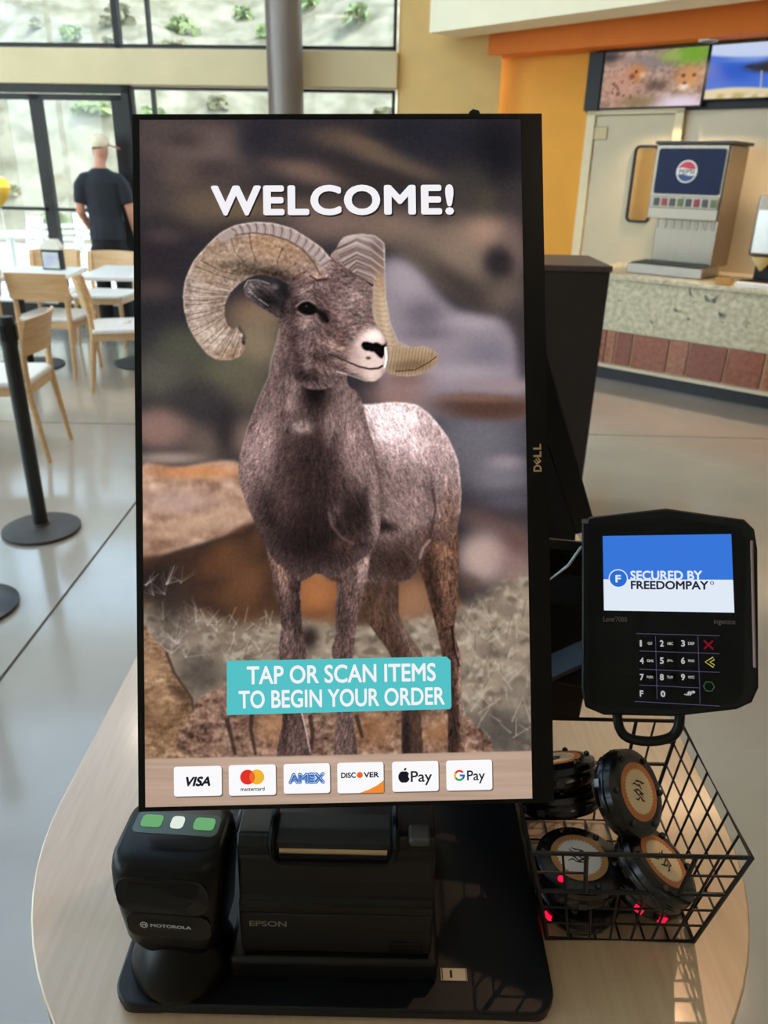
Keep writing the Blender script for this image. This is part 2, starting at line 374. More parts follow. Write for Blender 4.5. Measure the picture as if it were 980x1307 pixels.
# ------------------------------------------------------------------ ceiling lamps, unseen and added to brighten the hall; spotlight, downlights
LAMPE = emit('added lamp diffuser', (255, 236, 205), 3.0)
def added_ceiling_lamp(x, y, energy, col=(1, .86, .68)):
    t = thing('added_ceiling_lamp', 'long white ceiling lamp added out of view over the hall', 'lamp', (x, y, CEIL-.09), 0, 'added ceiling lamps over the hall')
    b = B(); box(b, -.65, .65, -.16, .16, .03, .09); obj('lamp_housing', b, CEILM, t, .01); obj('diffuser', bx(-.62, .62, -.13, .13, .012, .03), LAMPE, t)
    l = light('fill_light', 'AREA', (0, 0, .005), energy, col, shape='RECTANGLE', size=1.2, size_y=.26); l.parent = t
for x, y in ((-1.2, 4.6), (2.2, 4.0), (4.5, 4), (-3, -1.5), (1.5, -1.5), (5, -1)): added_ceiling_lamp(x, y, (30 if x < 0 else 14) if y > 0 else 5, (1, .90, .76) if x < 0 else (1, .66, .38))
def spot_lamp(x, y, z, tgt, energy, label, col=(1, .58, .32), size=.7, rad=.02):
    t = thing('track_spotlight', label, 'lamp', (x, y, z), 0)
    d = (Vector(tgt)-Vector((x, y, z))).normalized(); M = d.to_track_quat('-Z', 'Y').to_matrix().to_4x4()
    obj('lamp_housing', lathe(B(), [(.045, -.02), (.05, 0), (.05, .12), (.03, .15), (0, .15)], 20, M), BLACK, t, smooth=True)
    b = B(); tube(b, [(0, 0, .1), (0, 0, CEIL-z)], .008); obj('stem', b, BLACK, t)
    l = light('spot_light', 'SPOT', d*.03, energy, col, d*2, spot_size=size, spot_blend=.6, shadow_soft_size=rad); l.parent = t
    return t
spot_lamp(1.1, 1.95, 3.45, (.2, .5, ZT), 60, 'black track spotlight hanging above the kiosk table')
for i, tt in enumerate((.2, 1.4)):
    p = MC @ Vector((tt, 2.455, -.66))
    t = thing('downlight', 'small round downlight under the orange bulkhead', 'lamp', p, 0, 'downlights under the bulkhead')
    obj('lamp_rim', lathe(B(), [(.05, 0), (.07, 0), (.07, .01), (.05, .012)], 20), CEILM, t)
    l = light('downlight_light', 'SPOT', (0, 0, -.01), 110, (1, .76, .5), (0, 0, -1), spot_size=1.7, spot_blend=.6, shadow_soft_size=.04); l.parent = t

# ------------------------------------------------------------------ drinks counter
GRAN = mat('speckled beige granite', (172, 158, 126), .3, var=.3, scale=26, col2=(224, 212, 180), detail=12)
nt = GRAN.node_tree; bs = nt.nodes['Principled BSDF']; rp0 = [n for n in nt.nodes if n.type == 'VALTORGB'][0]; mp0 = [n for n in nt.nodes if n.type == 'MAPPING'][0]
n2 = nt.nodes.new('ShaderNodeTexNoise'); n2.inputs['Scale'].default_value = 9; n2.inputs['Detail'].default_value = 6; n2.inputs['Distortion'].default_value = .8; nt.links.new(mp0.outputs[0], n2.inputs['Vector'])
r2 = nt.nodes.new('ShaderNodeValToRGB'); r2.color_ramp.elements[0].position = .62; r2.color_ramp.elements[1].position = .70; nt.links.new(n2.outputs['Fac'], r2.inputs[0])
mx = nt.nodes.new('ShaderNodeMix'); mx.data_type = 'RGBA'; nt.links.new(r2.outputs[0], mx.inputs[0]); nt.links.new(rp0.outputs[0], mx.inputs[6]); mx.inputs[7].default_value = (*lin((74, 66, 58)), 1); nt.links.new(mx.outputs[2], bs.inputs['Base Color'])
ct = thing('drinks_counter', 'granite-fronted drinks counter with a band of red-brown tiles', 'counter', M=MC)
obj('worktop', bx(-.35, 4.5, .80, .835, -.88, .03), GRAN, ct, .006)
obj('granite_front', bx(-.35, 4.5, .41, .80, -.86, 0), GRAN, ct)
obj('tile_bed', bx(-.35, 4.5, .135, .41, -.86, -.014), mat('pale grout', (196, 172, 140), .9, var=.05), ct)
obj('base_strip', bx(-.35, 4.5, .112, .135, -.2, .012), mat('cream metal strip', (226, 206, 176), .4), ct)
obj('toe_kick', bx(-.35, 4.5, 0, .112, -.8, -.08), mat('charcoal toe kick', (58, 58, 62), .5), ct)
TILEM = [mat('red brown tile %d' % i, c, .35, var=.3, scale=30, bump=.15, bscale=40, col2=c2) for i, (c, c2) in enumerate((((128, 66, 46), (168, 104, 76)), ((140, 76, 52), (186, 128, 100)), ((120, 60, 44), (150, 88, 66))))]
tl = [local(MC, px, py)[0] for px, py in ((745, 440), (772, 445), (784, 446), (785, 446), (805, 450), (806, 450), (851, 459), (852, 459), (876, 463), (877, 463), (924, 470), (925, 470), (972, 478), (974, 478))]
sp = [(tl[i], tl[i+1]-.006) for i in (0, 1, 3, 5, 7, 9, 11)]
x = tl[13]; k = 0
while x < 4.3:
    w = (.12, .30, .30, .13)[k % 4]; sp.append((x, x+w-.008)); x += w; k += 1
for k, (a, c) in enumerate(sp): obj('tile', bx(a+.002, c, .147, .40-.002*(k % 2), -.03, -.001*(k % 3)), TILEM[k % 3], ct, .003)
# fountain drinks dispenser
STEEL = mat('brushed stainless steel', (140, 130, 116), .32, .85, var=.08, scale=4, stretch=(60, 1, 1))
BRONZE = mat('warm reflecting steel side', (150, 132, 112), .25, .9, var=.1, scale=3)
NAVYP = mat('navy backlit panel', (18, 30, 66), .45, var=.1, spec=.2)
MM = MC @ Matrix.Translation((0, .837, -.35))
dm = thing('soda_dispenser', 'steel fountain drinks dispenser with navy front panel on the granite counter', 'drink dispenser', M=MM)
b = B(); box(b, .06, .60, .40, .92, -.42, 0); box(b, .08, .60, .06, .42, -.42, -.16); obj('body', b, STEEL, dm, .006)
obj('side_panel', bx(.600, .606, .06, .915, -.42, -.02), BRONZE, dm)
obj('lid', bx(.05, .63, .922, .945, -.44, .015), mat('dark grey lid', (52, 48, 46), .5), dm, .004)
obj('front_panel', prism(B(), rrect(.085, .585, .58, .895, .02), 0, .008), NAVYP, dm)
cx, cy = local(MM, 877, 219); R = .078
obj('roundel', prism(B(), circ(cx, cy, R, 40), .008, .011), mat('roundel white', (236, 232, 228), .4), dm)
RED, BLU = mat('roundel red', (206, 34, 50), .4), mat('roundel blue', (22, 52, 120), .4)
def cap_pts(s):
    q = [(cx+R*.88*math.cos(a), cy+R*.88*math.sin(a)) for a in np.linspace(math.radians(18), math.radians(162), 24)] if s > 0 else [(cx+R*.88*math.cos(a), cy+R*.88*math.sin(a)) for a in np.linspace(math.radians(198), math.radians(342), 24)]
    if s > 0: w = [(cx-R*.84+R*1.68*t, cy+R*(.26+.07*math.sin(t*2*PI))) for t in np.linspace(.05, .95, 12)]
    else: w = [(cx+R*.84-R*1.68*t, cy-R*(.30+.07*math.sin(t*2*PI))) for t in np.linspace(.05, .95, 12)]
    return q+w
obj('roundel_red_band', prism(B(), cap_pts(1), .011, .0125), RED, dm); obj('roundel_blue_band', prism(B(), cap_pts(-1), .011, .0125), BLU, dm)
text('roundel_lettering', 'PEPSI', mat('lettering black', (18, 18, 20), .5), dm, cx-.058, cx+.058, cy-.016, cy+.014, .0115, .02)
obj('button_strip', bx(.075, .595, .48, .565, 0, .02), mat('silver button strip', (158, 148, 136), .35, .4), dm, .006)
for k in range(8):
    a = .105+k*.062; c = ((60, 56, 54), (150, 30, 36), (60, 56, 54), (90, 110, 50))[k % 4]
    obj('flavour_button', bx(a, a+.045, .495, .55, .02, .025), mat('button %d' % (k % 4), c, .4), dm, .004)
    t = obj('nozzle', lathe(B(), [(.012, .40), (.02, .415), (.022, .47), (0, .47)], 12, Matrix.Translation((a+.022, 0, -.03)) @ Matrix(((1, 0, 0, 0), (0, 0, 1, 0), (0, -1, 0, 0), (0, 0, 0, 1)))), BLACK, dm, smooth=True)
    obj('lever', bx(a+.015, a+.03, .33, .42, -.075, -.065), STEEL, dm, .002)
obj('splash_back', bx(.09, .59, .16, .41, -.16, -.15), STEEL, dm)
b = B(); box(b, .03, .62, 0, .075, -.2, .17); obj('drip_tray', b, mat('light steel tray', (160, 152, 142), .3, .7), dm, .006)
obj('drip_grate', bx(.05, .60, .075, .082, -.15, .15), BLACK, dm)
# brewer at the counter's end
MB_ = MC @ Matrix.Translation((.86, .837, -.35))
br = thing('tea_brewer', 'upright brushed steel brewer with a cone filter beside the drinks dispenser', 'brewer', M=MB_)
obj('tower', bx(.0, .22, .18, .60, -.30, -.02), STEEL, br, .02, seg=3)
obj('front_panel', bx(.02, .20, .20, .50, -.02, -.005), mat('pale steel front', (220, 220, 218), .25, .4), br, .01)
obj('tower_foot', bx(.02, .20, .0, .18, -.30, -.2), BLACK, br, .006)
Ry = Matrix(((1, 0, 0, 0), (0, 0, 1, 0), (0, -1, 0, 0), (0, 0, 0, 1)))
obj('filter_cone', lathe(B(), [(.008, .075), (.075, .16), (.08, .175), (0, .175)], 20, Matrix.Translation((.09, 0, -.1)) @ Ry), mat('cream filter cone', (226, 200, 140), .6), br, smooth=True)
t = thing('serving_tray', 'round dark tray lying on the counter under the brewer', 'tray', M=MC @ Matrix.Translation((1.0, .836, -.25)))
obj('tray_plate', lathe(B(), [(0, .0), (.11, .0), (.13, .018), (.126, .02), (.108, .006), (0, .006)], 28, Ry), mat('dark tray', (48, 46, 46), .3), t, smooth=True)
t = tag(obj('wooden_block', bx(-.055, .055, 0, .05, -.04, .0), mat('honey wood block', (196, 138, 64), .5, var=.15, scale=8), None, .004), 'small honey-coloured wooden block on the counter edge', 'block'); t.matrix_world = MC @ Matrix.Translation((.84, .836, -.0))
t = tag(obj('paper_tray', bx(-.14, .2, 0, .03, -.07, 0), mat('white paper tray', (232, 230, 226), .6), None, .004), 'long white tray lying along the granite counter edge', 'tray'); t.matrix_world = MC @ Matrix.Translation((1.06, .836, -.005))
# ------------------------------------------------------------------ menu screens over the counter
def paint_small(kind, w=150, h=84):
    g = np.random.default_rng(5); yy, xx = np.mgrid[0:h, 0:w].astype(np.float32); xx /= w; yy /= h
    def nz(s):
        a = g.standard_normal((h, w)); fy, fx = np.fft.fftfreq(h)[:, None], np.fft.rfftfreq(w)[None]; a = np.fft.irfft2(np.fft.rfft2(a)*np.exp(-2*np.pi**2*s*s*(fx*fx+fy*fy)), s=a.shape); return a/a.std()
    im = np.zeros((h, w, 3)); 
    def ov(m, c):
        nonlocal im
        m = np.clip(m, 0, 1)[..., None]; im = im*(1-m)+np.array(c)*m
    def bl(x, y, rx, ry, c, al=1., p=1.5): ov(al*np.exp(-(((xx-x)/rx)**2+((yy-y)/ry)**2)**p), c)
    if kind == 0:
        im[:] = (150, 120, 104); n = nz(2.2); ov(.5+.4*n, (186, 158, 142)); ov(np.clip(nz(1.8)*.4-.2, 0, .6), (110, 84, 72))
        bl(.45, .2, .3, .15, (128, 116, 118), .8); bl(.86, .1, .22, .2, (112, 160, 44)); bl(.66, .12, .12, .1, (150, 170, 90), .8); bl(.05, .08, .12, .1, (60, 54, 56))
        bl(.2, .6, .22, .4, (196, 146, 124), .8); m = np.exp(-(((xx-.2)/.24)**2+((yy-.6)/.4)**2)**2); ov(m*np.clip(nz(1.3)*.9-.6, 0, .8), (100, 66, 54))
        bl(.34, .38, .09, .15, (196, 128, 76)); bl(.335, .36, .015, .03, (60, 32, 24)); bl(.30, .44, .03, .05, (120, 70, 50)); bl(.40, .42, .03, .06, (226, 196, 170), .7)
        bl(.85, .5, .13, .2, (204, 140, 88)); bl(.80, .47, .018, .03, (60, 36, 26)); bl(.9, .47, .018, .03, (60, 36, 26)); bl(.82, .66, .05, .06, (236, 214, 196)); bl(.82, .6, .02, .025, (90, 50, 40))
        bl(.55, .62, .12, .1, (90, 66, 56), .7); bl(.8, .95, .3, .16, (226, 206, 222)); bl(.4, .9, .2, .12, (130, 110, 70), .7)
    else:
        im[:] = (72, 112, 206); ov(1-(yy-.12-.12*np.sin(xx*3.2+.3))/.06, (196, 208, 236)); bl(.3, .3, .2, .05, (150, 172, 226), .7); bl(.15, .5, .3, .2, (40, 84, 190), .8)
        ov((yy-.80+.03*np.sin(xx*7))/.04, (222, 204, 166)); ov((yy-.86)/.06*np.clip(nz(3)*.5+.5, 0, 1), (190, 170, 110))
        bl(.50, .45, .2, .10, (44, 40, 42), 1, 2); bl(.62, .36, .16, .1, (54, 48, 48)); bl(.33, .42, .05, .03, (44, 40, 42))
        for x0 in (.42, .52): ov(1-np.abs(xx-x0-.05*(yy-.55))/.008-(np.abs(yy-.66) > .16), (214, 200, 190))
        ov(1-np.abs(xx-.74+.0*(yy))/.012-(np.abs(yy-.2) > .2), (214, 196, 186))
    return np.clip(im, 0, 255)/255.
def tv(nm, label, s0, s1, y0, y1, zz, kind):
    t = thing(nm, label, 'screen', M=MC @ Matrix.Translation((s0, y0, zz))); w, h = s1-s0, y1-y0
    obj('housing', bx(0, w, 0, h, -.06, 0), BLACK, t, .004)
    bd = .012
    picture('display', t, pic_mat('menu picture %d' % kind, 1.0), paint_small(kind), lambda c: ((c[:, 0]-bd)/(w-2*bd)*149, (1-(c[:, 1]-bd)/(h-2*bd))*83), bd, w-bd, bd, h-bd, .002, 150, 84)
    return t
zt_ = WZ+.10
a0 = local(MC @ Matrix.Translation((0, 0, zt_)), 772, 68); a1 = local(MC @ Matrix.Translation((0, 0, zt_)), 908, 53); a2 = local(MC @ Matrix.Translation((0, 0, zt_)), 752, 70)
tv('menu_screen', 'wall screen showing two spotted cubs on rocks', a0[0], a1[0], 2.035, 2.455, zt_, 0)
tv('menu_screen', 'wall screen showing a long-legged bird against blue hills', a1[0]+.004, a1[0]+.95, 2.075, 2.455, zt_, 1)
t = tag(obj('screen_backing', bx(a2[0]-.01, 1.9, 2.02, 2.462, WZ, zt_-.062), BLACK, None, .004), 'black backing panel behind the wall screens', 'panel'); t.matrix_world = MC
t = tag(obj('blank_screen', bx(a2[0], a0[0]-.006, 2.03, 2.458, zt_-.058, zt_), BLACK, None, .004), 'narrow blank black panel beside the cubs screen', 'panel'); t.matrix_world = MC
# ------------------------------------------------------------------ dark waste bin behind the kiosk
BROWN = mat('dark brown laminate', (38, 28, 26), .5, var=.1, scale=6)
q1 = onz(782, 340, 1.2); q0 = onz(698, 339.5, 1.2); q2 = onz(756, 326, 1.2)
wbn = thing('waste_bin', 'tall dark brown cabinet bin standing behind the kiosk table', 'bin', (q1[0]-.35, q1[1]+.22, 0))
obj('cabinet', bx(-.35, .345, -.215, .22, .04, 1.175), BROWN, wbn, .003)
obj('top', bx(-.352, .352, -.22, .225, 1.175, 1.2), mat('dark brown top', (72, 58, 54), .4), wbn, .003)
obj('plinth', bx(-.32, .32, -.18, .2, 0, .04), BLACK, wbn)
# ------------------------------------------------------------------ queue posts
POSTM = mat('black powder coated post', (24, 23, 23), .5, var=.1)
BASEM = mat('dark grey cast base', (66, 60, 56), .5, var=.12, scale=12)
def stanchion(x, y, label, bm_):
    t = thing('queue_post', label, 'queue post', (x, y, 0))
    obj('base', lathe(B(), [(0, 0), (.165, 0), (.17, .006), (.17, .016), (.15, .024), (.04, .03), (.035, .04), (0, .04)], 40), bm_, t, smooth=True)
    obj('post', lathe(B(), [(0, .03), (.032, .03), (.032, .86), (0, .86)], 20), POSTM, t, smooth=True)
    hd = obj('head', lathe(B(), [(0, .85), (.036, .85), (.036, .95), (.03, .965), (0, .968)], 20), POSTM, t, smooth=True)
    for k in range(4): obj('belt_slot', bx(-.012, .012, .03, .04, .87, .935), BLACK, hd, .002).rotation_euler = (0, 0, k*PI/2)
stanchion(-1.567, 3.19, 'black queue post with a dull grey round base near the oak chairs', BASEM)
stanchion(-1.55, 2.50, 'black queue post whose smooth blue-black round base is nearest the kiosk table', mat('blue black cast base', (30, 33, 40), .35))
# ------------------------------------------------------------------ dining furniture
OAK = mat('light oak', (202, 158, 108), .45, var=.14, scale=5, stretch=(1, 1, 9), col2=(222, 182, 134))
SEATM = mat('off white seat pad', (232, 226, 216), .7, var=.03)
def make_chair():
    t = thing('dining_chair', '', 'chair')
    for s in (-1, 1):
        b = B(); tube(b, [(s*.215, .20, 0), (s*.205, .185, .43)], [.013, .019], 10); obj('leg', b, OAK, t, smooth=True)          # front
        b = B(); tube(b, [(s*.205, -.255, 0), (s*.20, -.20, .43), (s*.20, -.205, .58), (s*.205, -.245, .78)], [.013, .02, .018, .013], 10); obj('leg', b, OAK, t, smooth=True)
    b = B()
    for a, c in (((-.205, .185), (.205, .185)), ((-.205, -.20), (.205, -.20)), ((-.205, -.2), (-.205, .185)), ((.205, -.2), (.205, .185))): bar(b, (*a, .405), (*c, .405), .022, .05)
    obj('apron', b, OAK, t, .002)
    obj('seat', prism(B(), rrect(-.235, .235, -.215, .225, .05), .43, .465), SEATM, t, .012, seg=3)
    rows = []
    for z, off in ((.60, -.215), (.66, -.222), (.72, -.235), (.79, -.255)):
        rows.append([(x, off-.05*(1-(x/.24)**2), z+(.008*(1-(x/.24)**2) if z > .7 else 0)) for x in np.linspace(-.235, .235, 11)])
    b = B(); N = 11
    F = [[b.verts.new(p) for p in r] for r in rows]; K = [[b.verts.new((p[0], p[1]+.014, p[2])) for p in r] for r in rows]
    for j in range(3):
        for i in range(N-1): b.faces.new((F[j][i], F[j][i+1], F[j+1][i+1], F[j+1][i])); b.faces.new((K[j][i+1], K[j][i], K[j+1][i], K[j+1][i+1]))
    for i in range(N-1): b.faces.new((F[0][i+1], F[0][i], K[0][i], K[0][i+1])); b.faces.new((F[3][i], F[3][i+1], K[3][i+1], K[3][i]))
    for j in range(3): b.faces.new((F[j][0], F[j+1][0], K[j+1][0], K[j][0])); b.faces.new((F[j+1][N-1], F[j][N-1], K[j][N-1], K[j+1][N-1]))
    obj('backrest', b, OAK, t, smooth=True, angle=50)
    return t
ch0 = make_chair()
chairs = [(-2.16, 4.25, 95, 'oak dining chair turned sideways behind the black queue post'),
          (-2.60, 6.13, -4, 'oak dining chair with its curved back to the queue posts, pushed to the white table'),
          (-1.97, 5.76, -72, 'oak dining chair turned side-on at the white table end, beside the kiosk display'),
          (-2.60, 7.27, 176, 'oak dining chair across the white table, in front of the standing man'),
          (-3.12, 7.32, 184, 'oak dining chair across the white table, behind the menu holder'),
          (-3.22, 5.85, 80, 'oak dining chair at the far end of the white table, mostly out of view')]
for k, (x, y, a, lb) in enumerate(chairs):
    c = ch0 if k == 0 else copy_tree(ch0)
    c.location = (x, y, 0); c.rotation_euler = (0, 0, math.radians(a)); c['label'] = lb; c['category'] = 'chair'; c['group'] = 'oak dining chairs'
TABLEW = mat('white laminate top', (240, 236, 228), .35, var=.02)
def dining_table(x, y, w, d, label):
    t = thing('dining_table', label, 'table', (x, y, 0), math.radians(3), 'white dining tables')
    obj('tabletop', bx(-w/2, w/2, -d/2, d/2, .715, .75), TABLEW, t, .008, seg=3)
    obj('pedestal', lathe(B(), [(0, .02), (.035, .02), (.035, .70), (.12, .702), (.12, .715), (0, .715)], 20), POSTM, t, smooth=True)
    obj('foot', lathe(B(), [(0, 0), (.27, 0), (.27, .012), (.05, .03), (0, .03)], 32), POSTM, t, smooth=True)
dining_table(-2.03, 6.48, .74, .74, 'white square cafe table with a black pedestal in front of the standing man')
dining_table(-2.95, 6.30, .92, .68, 'white cafe table with black pedestal carrying the small menu holder')
# menu holder on the table
t = thing('menu_holder', 'small table menu holder with a peaked cream top and printed card', 'menu holder', (-2.70, 6.46, .75), math.radians(-8))
obj('frame', bx(-.08, .08, -.035, .035, 0, .155), BLACK, t, .004)
obj('card', bx(-.068, .068, -.038, -.035, .012, .135), mat('lilac printed card', (176, 168, 200), .5, var=.25, scale=14, col2=(206, 214, 190)), t)
obj('peaked_top', prism(B(), [(-.085, .155), (.085, .155), (.085, .175), (.045, .23), (-.02, .23), (-.085, .175)], -.04, .04), mat('cream card top', (226, 218, 200), .6), t)
t.children[-1].rotation_euler = (PI/2, 0, 0)
t = thing('paper_cup', 'small white round cup lid lying on the side-on oak chair', 'cup', (-1.95, 5.78, .466))
obj('lid', lathe(B(), [(0, 0), (.04, 0), (.042, .012), (.036, .02), (0, .022)], 20), TABLEW, t, smooth=True)
# outside: white patio seats and a yellow ball-shaped object by the door
WM = mat('white metal patio paint', (236, 236, 236), .5)
def patio_chair(x, y, a, lb):
    t = thing('patio_chair', lb, 'chair', (x, y, -.02), a, 'white patio chairs')
    for s in (-1, 1):
        b = B(); tube(b, [(s*.23, .22, 0), (s*.23, .2, .66), (s*.23, -.2, .66)], .012, 6); obj('leg', b, WM, t)
        b = B(); tube(b, [(s*.22, -.26, 0), (s*.22, -.2, .45), (s*.22, -.28, .88)], .012, 6); obj('leg', b, WM, t)
    for k in range(6): b = B(); bar(b, (-.22, -.18+k*.075, .44), (.22, -.18+k*.075, .44), .05, .012); obj('seat_slat', b, WM, t)
    for k in range(5): b = B(); bar(b, (-.22, -.215-k*.015, .55+k*.075), (.22, -.215-k*.015, .55+k*.075), .012, .05); obj('back_slat', b, WM, t)
patio_chair(-4.15, 10.2, .6, 'white slatted patio chair outside the glass door'); patio_chair(-5.0, 10.9, 2.4, 'white slatted patio chair outside the glass door'); patio_chair(-4.3, 11.9, -2.6, 'white slatted patio chair outside the glass door')
t = thing('patio_table', 'round white patio table outside the glass door', 'table', (-4.75, 10.2, -.02))
obj('tabletop', lathe(B(), [(0, .70), (.42, .70), (.42, .73), (0, .73)], 32), WM, t); obj('pedestal', lathe(B(), [(0, 0), (.25, 0), (.25, .02), (.03, .04), (.03, .70), (0, .70)], 20), WM, t, smooth=True)
pb = onplane(0, 242, (0, 7.6, 0), (0, 1, 0))
t = thing('yellow_balloon', 'rounded yellow balloon beside the glass door', 'balloon', (pb[0]-.02, pb[1], 0))
obj('balloon', lathe(B(), [(0, pb[2]-.15), (.02, pb[2]-.14), (.09, pb[2]-.06), (.115, pb[2]+.02), (.09, pb[2]+.09), (0, pb[2]+.13)], 24), mat('yellow latex', (244, 196, 70), .3), t, smooth=True)
b = B(); tube(b, [(0, 0, 0), (.01, 0, pb[2]*.5), (0, 0, pb[2]-.15)], .003, 6); obj('string', b, WM, t); obj('weight', lathe(B(), [(0, 0), (.05, 0), (.04, .05), (0, .05)], 16), mat('yellow weight', (230, 180, 60), .5), t)
# ------------------------------------------------------------------ the man by the glass door, seen from behind
SKIN = mat('skin', (206, 146, 118), .55, var=.06, scale=12)
def ell(c, rx, ry, n=14, tilt=None):
    return [Vector(c)+Vector((rx*math.cos(2*PI*k/n), ry*math.sin(2*PI*k/n), 0)) for k in range(n)]
def limb(bm, pts, rs, n=12): tube(bm, pts, rs, n)
def ball(bm, c, rx, ry, rz):
    r = bmesh.ops.create_uvsphere(bm, u_segments=14, v_segments=10, radius=1); M = Matrix.Translation(c) @ Matrix.Diagonal((rx, ry, rz, 1))
    bmesh.ops.transform(bm, matrix=M, verts=r['verts'])
def fuse(name, bm, m, parent, vox=.012, it=4):
    bmesh.ops.recalc_face_normals(bm, faces=bm.faces)
    me = bpy.data.meshes.new(name); bm.to_mesh(me); bm.free(); o = bpy.data.objects.new(name, me); COL.objects.link(o)
    r = o.modifiers.new('r', 'REMESH'); r.mode = 'VOXEL'; r.voxel_size = vox; s = o.modifiers.new('s', 'SMOOTH'); s.iterations = it; s.factor = .5
    dg = bpy.context.evaluated_depsgraph_get(); m2 = bpy.data.meshes.new_from_object(o.evaluated_get(dg)); bpy.data.objects.remove(o)
    for p in m2.polygons: p.use_smooth = True
    m2.materials.clear(); return link(name, m2, m, parent)
PX, PY = -2.70, 7.80
man = thing('person', 'man in a black t-shirt and pale cap standing with his back turned', 'person', (PX, PY, 0), math.radians(12))
man.scale = (.88, .95, 1.0)
b = B()                                            # body: x right, y forward (away from the camera)
loft(b, [ell((0, .0, .86), .165, .115), ell((0, 0, .95), .17, .12), ell((0, .01, 1.08), .15, .11), ell((0, .01, 1.24), .17, .12), ell((0, 0, 1.38), .185, .115), ell((0, -.005, 1.46), .12, .085), ell((0, 0, 1.50), .065, .065)])
limb(b, [(0, -.005, 1.44), (.0, .01, 1.53), (.015, .03, 1.60)], [.068, .06, .058])
ball(b, (.02, .045, 1.655), .077, .098, .115); ball(b, (.075, .10, 1.645), .016, .02, .022); ball(b, (.03, .10, 1.60), .05, .055, .045)       # skull, nose, jaw (head turned to his right)
ball(b, (-.06, .05, 1.65), .012, .022, .03); ball(b, (.085, .02, 1.65), .012, .022, .03)
limb(b, [(-.16, 0, 1.40), (-.215, -.01, 1.36), (-.25, -.02, 1.12), (-.20, .14, .98), (-.15, .2, .94)], [.07, .062, .045, .036, .03])
limb(b, [(.16, 0, 1.40), (.215, -.01, 1.36), (.265, -.02, 1.12), (.30, .05, .90), (.305, .07, .86)], [.07, .062, .046, .035, .028])
for hx, hy, hz, dx, dy, dz in ((-.14, .21, .93, .05, .05, -.03), (.305, .075, .84, .0, .02, -.07)):
    ball(b, (hx, hy, hz), .032, .03, .045)
    for k in range(4):
        o_ = (k-1.5)*.016; limb(b, [(hx, hy+o_, hz-.02), (hx+dx*.6, hy+o_+dy*.6, hz-.03+dz*.7), (hx+dx, hy+o_+dy, hz-.03+dz)], [.010, .009, .007], 6)
    limb(b, [(hx, hy+.03, hz+.01), (hx-.02, hy+.05, hz-.02), (hx-.02, hy+.055, hz-.045)], [.011, .010, .008], 6)
for s in (-1, 1): limb(b, [(s*.085, 0, .88), (s*.10, .015, .5), (s*.105, -.01, .10), (s*.11, .05, .04)], [.09, .062, .042, .04])
fuse('body', b, SKIN, man, .011)
b = B(); loft(b, [ell((0, .0, .86), .192, .145), ell((0, 0, .95), .19, .142), ell((0, .01, 1.08), .178, .134), ell((0, .01, 1.24), .20, .14), ell((0, 0, 1.37), .215, .132), ell((0, -.005, 1.455), .14, .10), ell((0, 0, 1.50), .082, .08)])
for s in (-1, 1): limb(b, [(s*.10, 0, 1.385), (s*.175, -.004, 1.375), (s*.212, -.01, 1.34), (s*(.236 if s < 0 else .245), -.016, 1.19)], [.09, .088, .080, .072])
fuse('tshirt', b, mat('black cotton', (34, 36, 43), .85, var=.1, scale=10), man, .011, 14)
b = B(); loft(b, [ell((0, 0, .72), .185, .13), ell((0, 0, .82), .185, .135), ell((0, 0, .93), .178, .13)])
for s in (-1, 1): limb(b, [(s*.095, 0, .80), (s*.105, .012, .5), (s*.11, 0, .08)], [.105, .085, .068])
fuse('trousers', b, mat('black trousers', (16, 16, 18), .85), man, .012)
for s in (-1, 1):
    b = B(); box(b, s*.11-.05, s*.11+.05, -.09, .19, 0, .09); obj('shoe', b, BLACK, man, .03, seg=3)
b = lathe(B(), [(.088, 0), (.098, .03), (.092, .075), (.06, .105), (0, .115)], 24); bmesh.ops.transform(b, matrix=Matrix.Translation((.018, .04, 1.675)) @ Matrix.Diagonal((1, 1.16, 1, 1)), verts=b.verts)
CAPM = mat('cream cap cloth', (232, 216, 186), .8, var=.04); cp = obj('cap', b, CAPM, man, smooth=True, angle=70)
b = B(); n = 14; up = [b.verts.new((.06+.13*math.sin(PI*k/n)*1.0+.02, .08-.085*math.cos(PI*k/n)+.06*math.sin(PI*k/n), 1.694-.035*math.sin(PI*k/n))) for k in range(n+1)]
r_ = bmesh.ops.extrude_face_region(b, geom=[b.faces.new(up)]); bmesh.ops.translate(b, verts=[v for v in r_['geom'] if isinstance(v, bmesh.types.BMVert)], vec=(0, 0, .014))
obj('cap_brim', b, mat('dusty pink brim', (196, 130, 120), .8), man)
b = B(); ball(b, (.016, .045, 1.672), .081, .100, .05); fuse('hair', b, mat('short dark hair', (70, 50, 42), .9), man, .012)

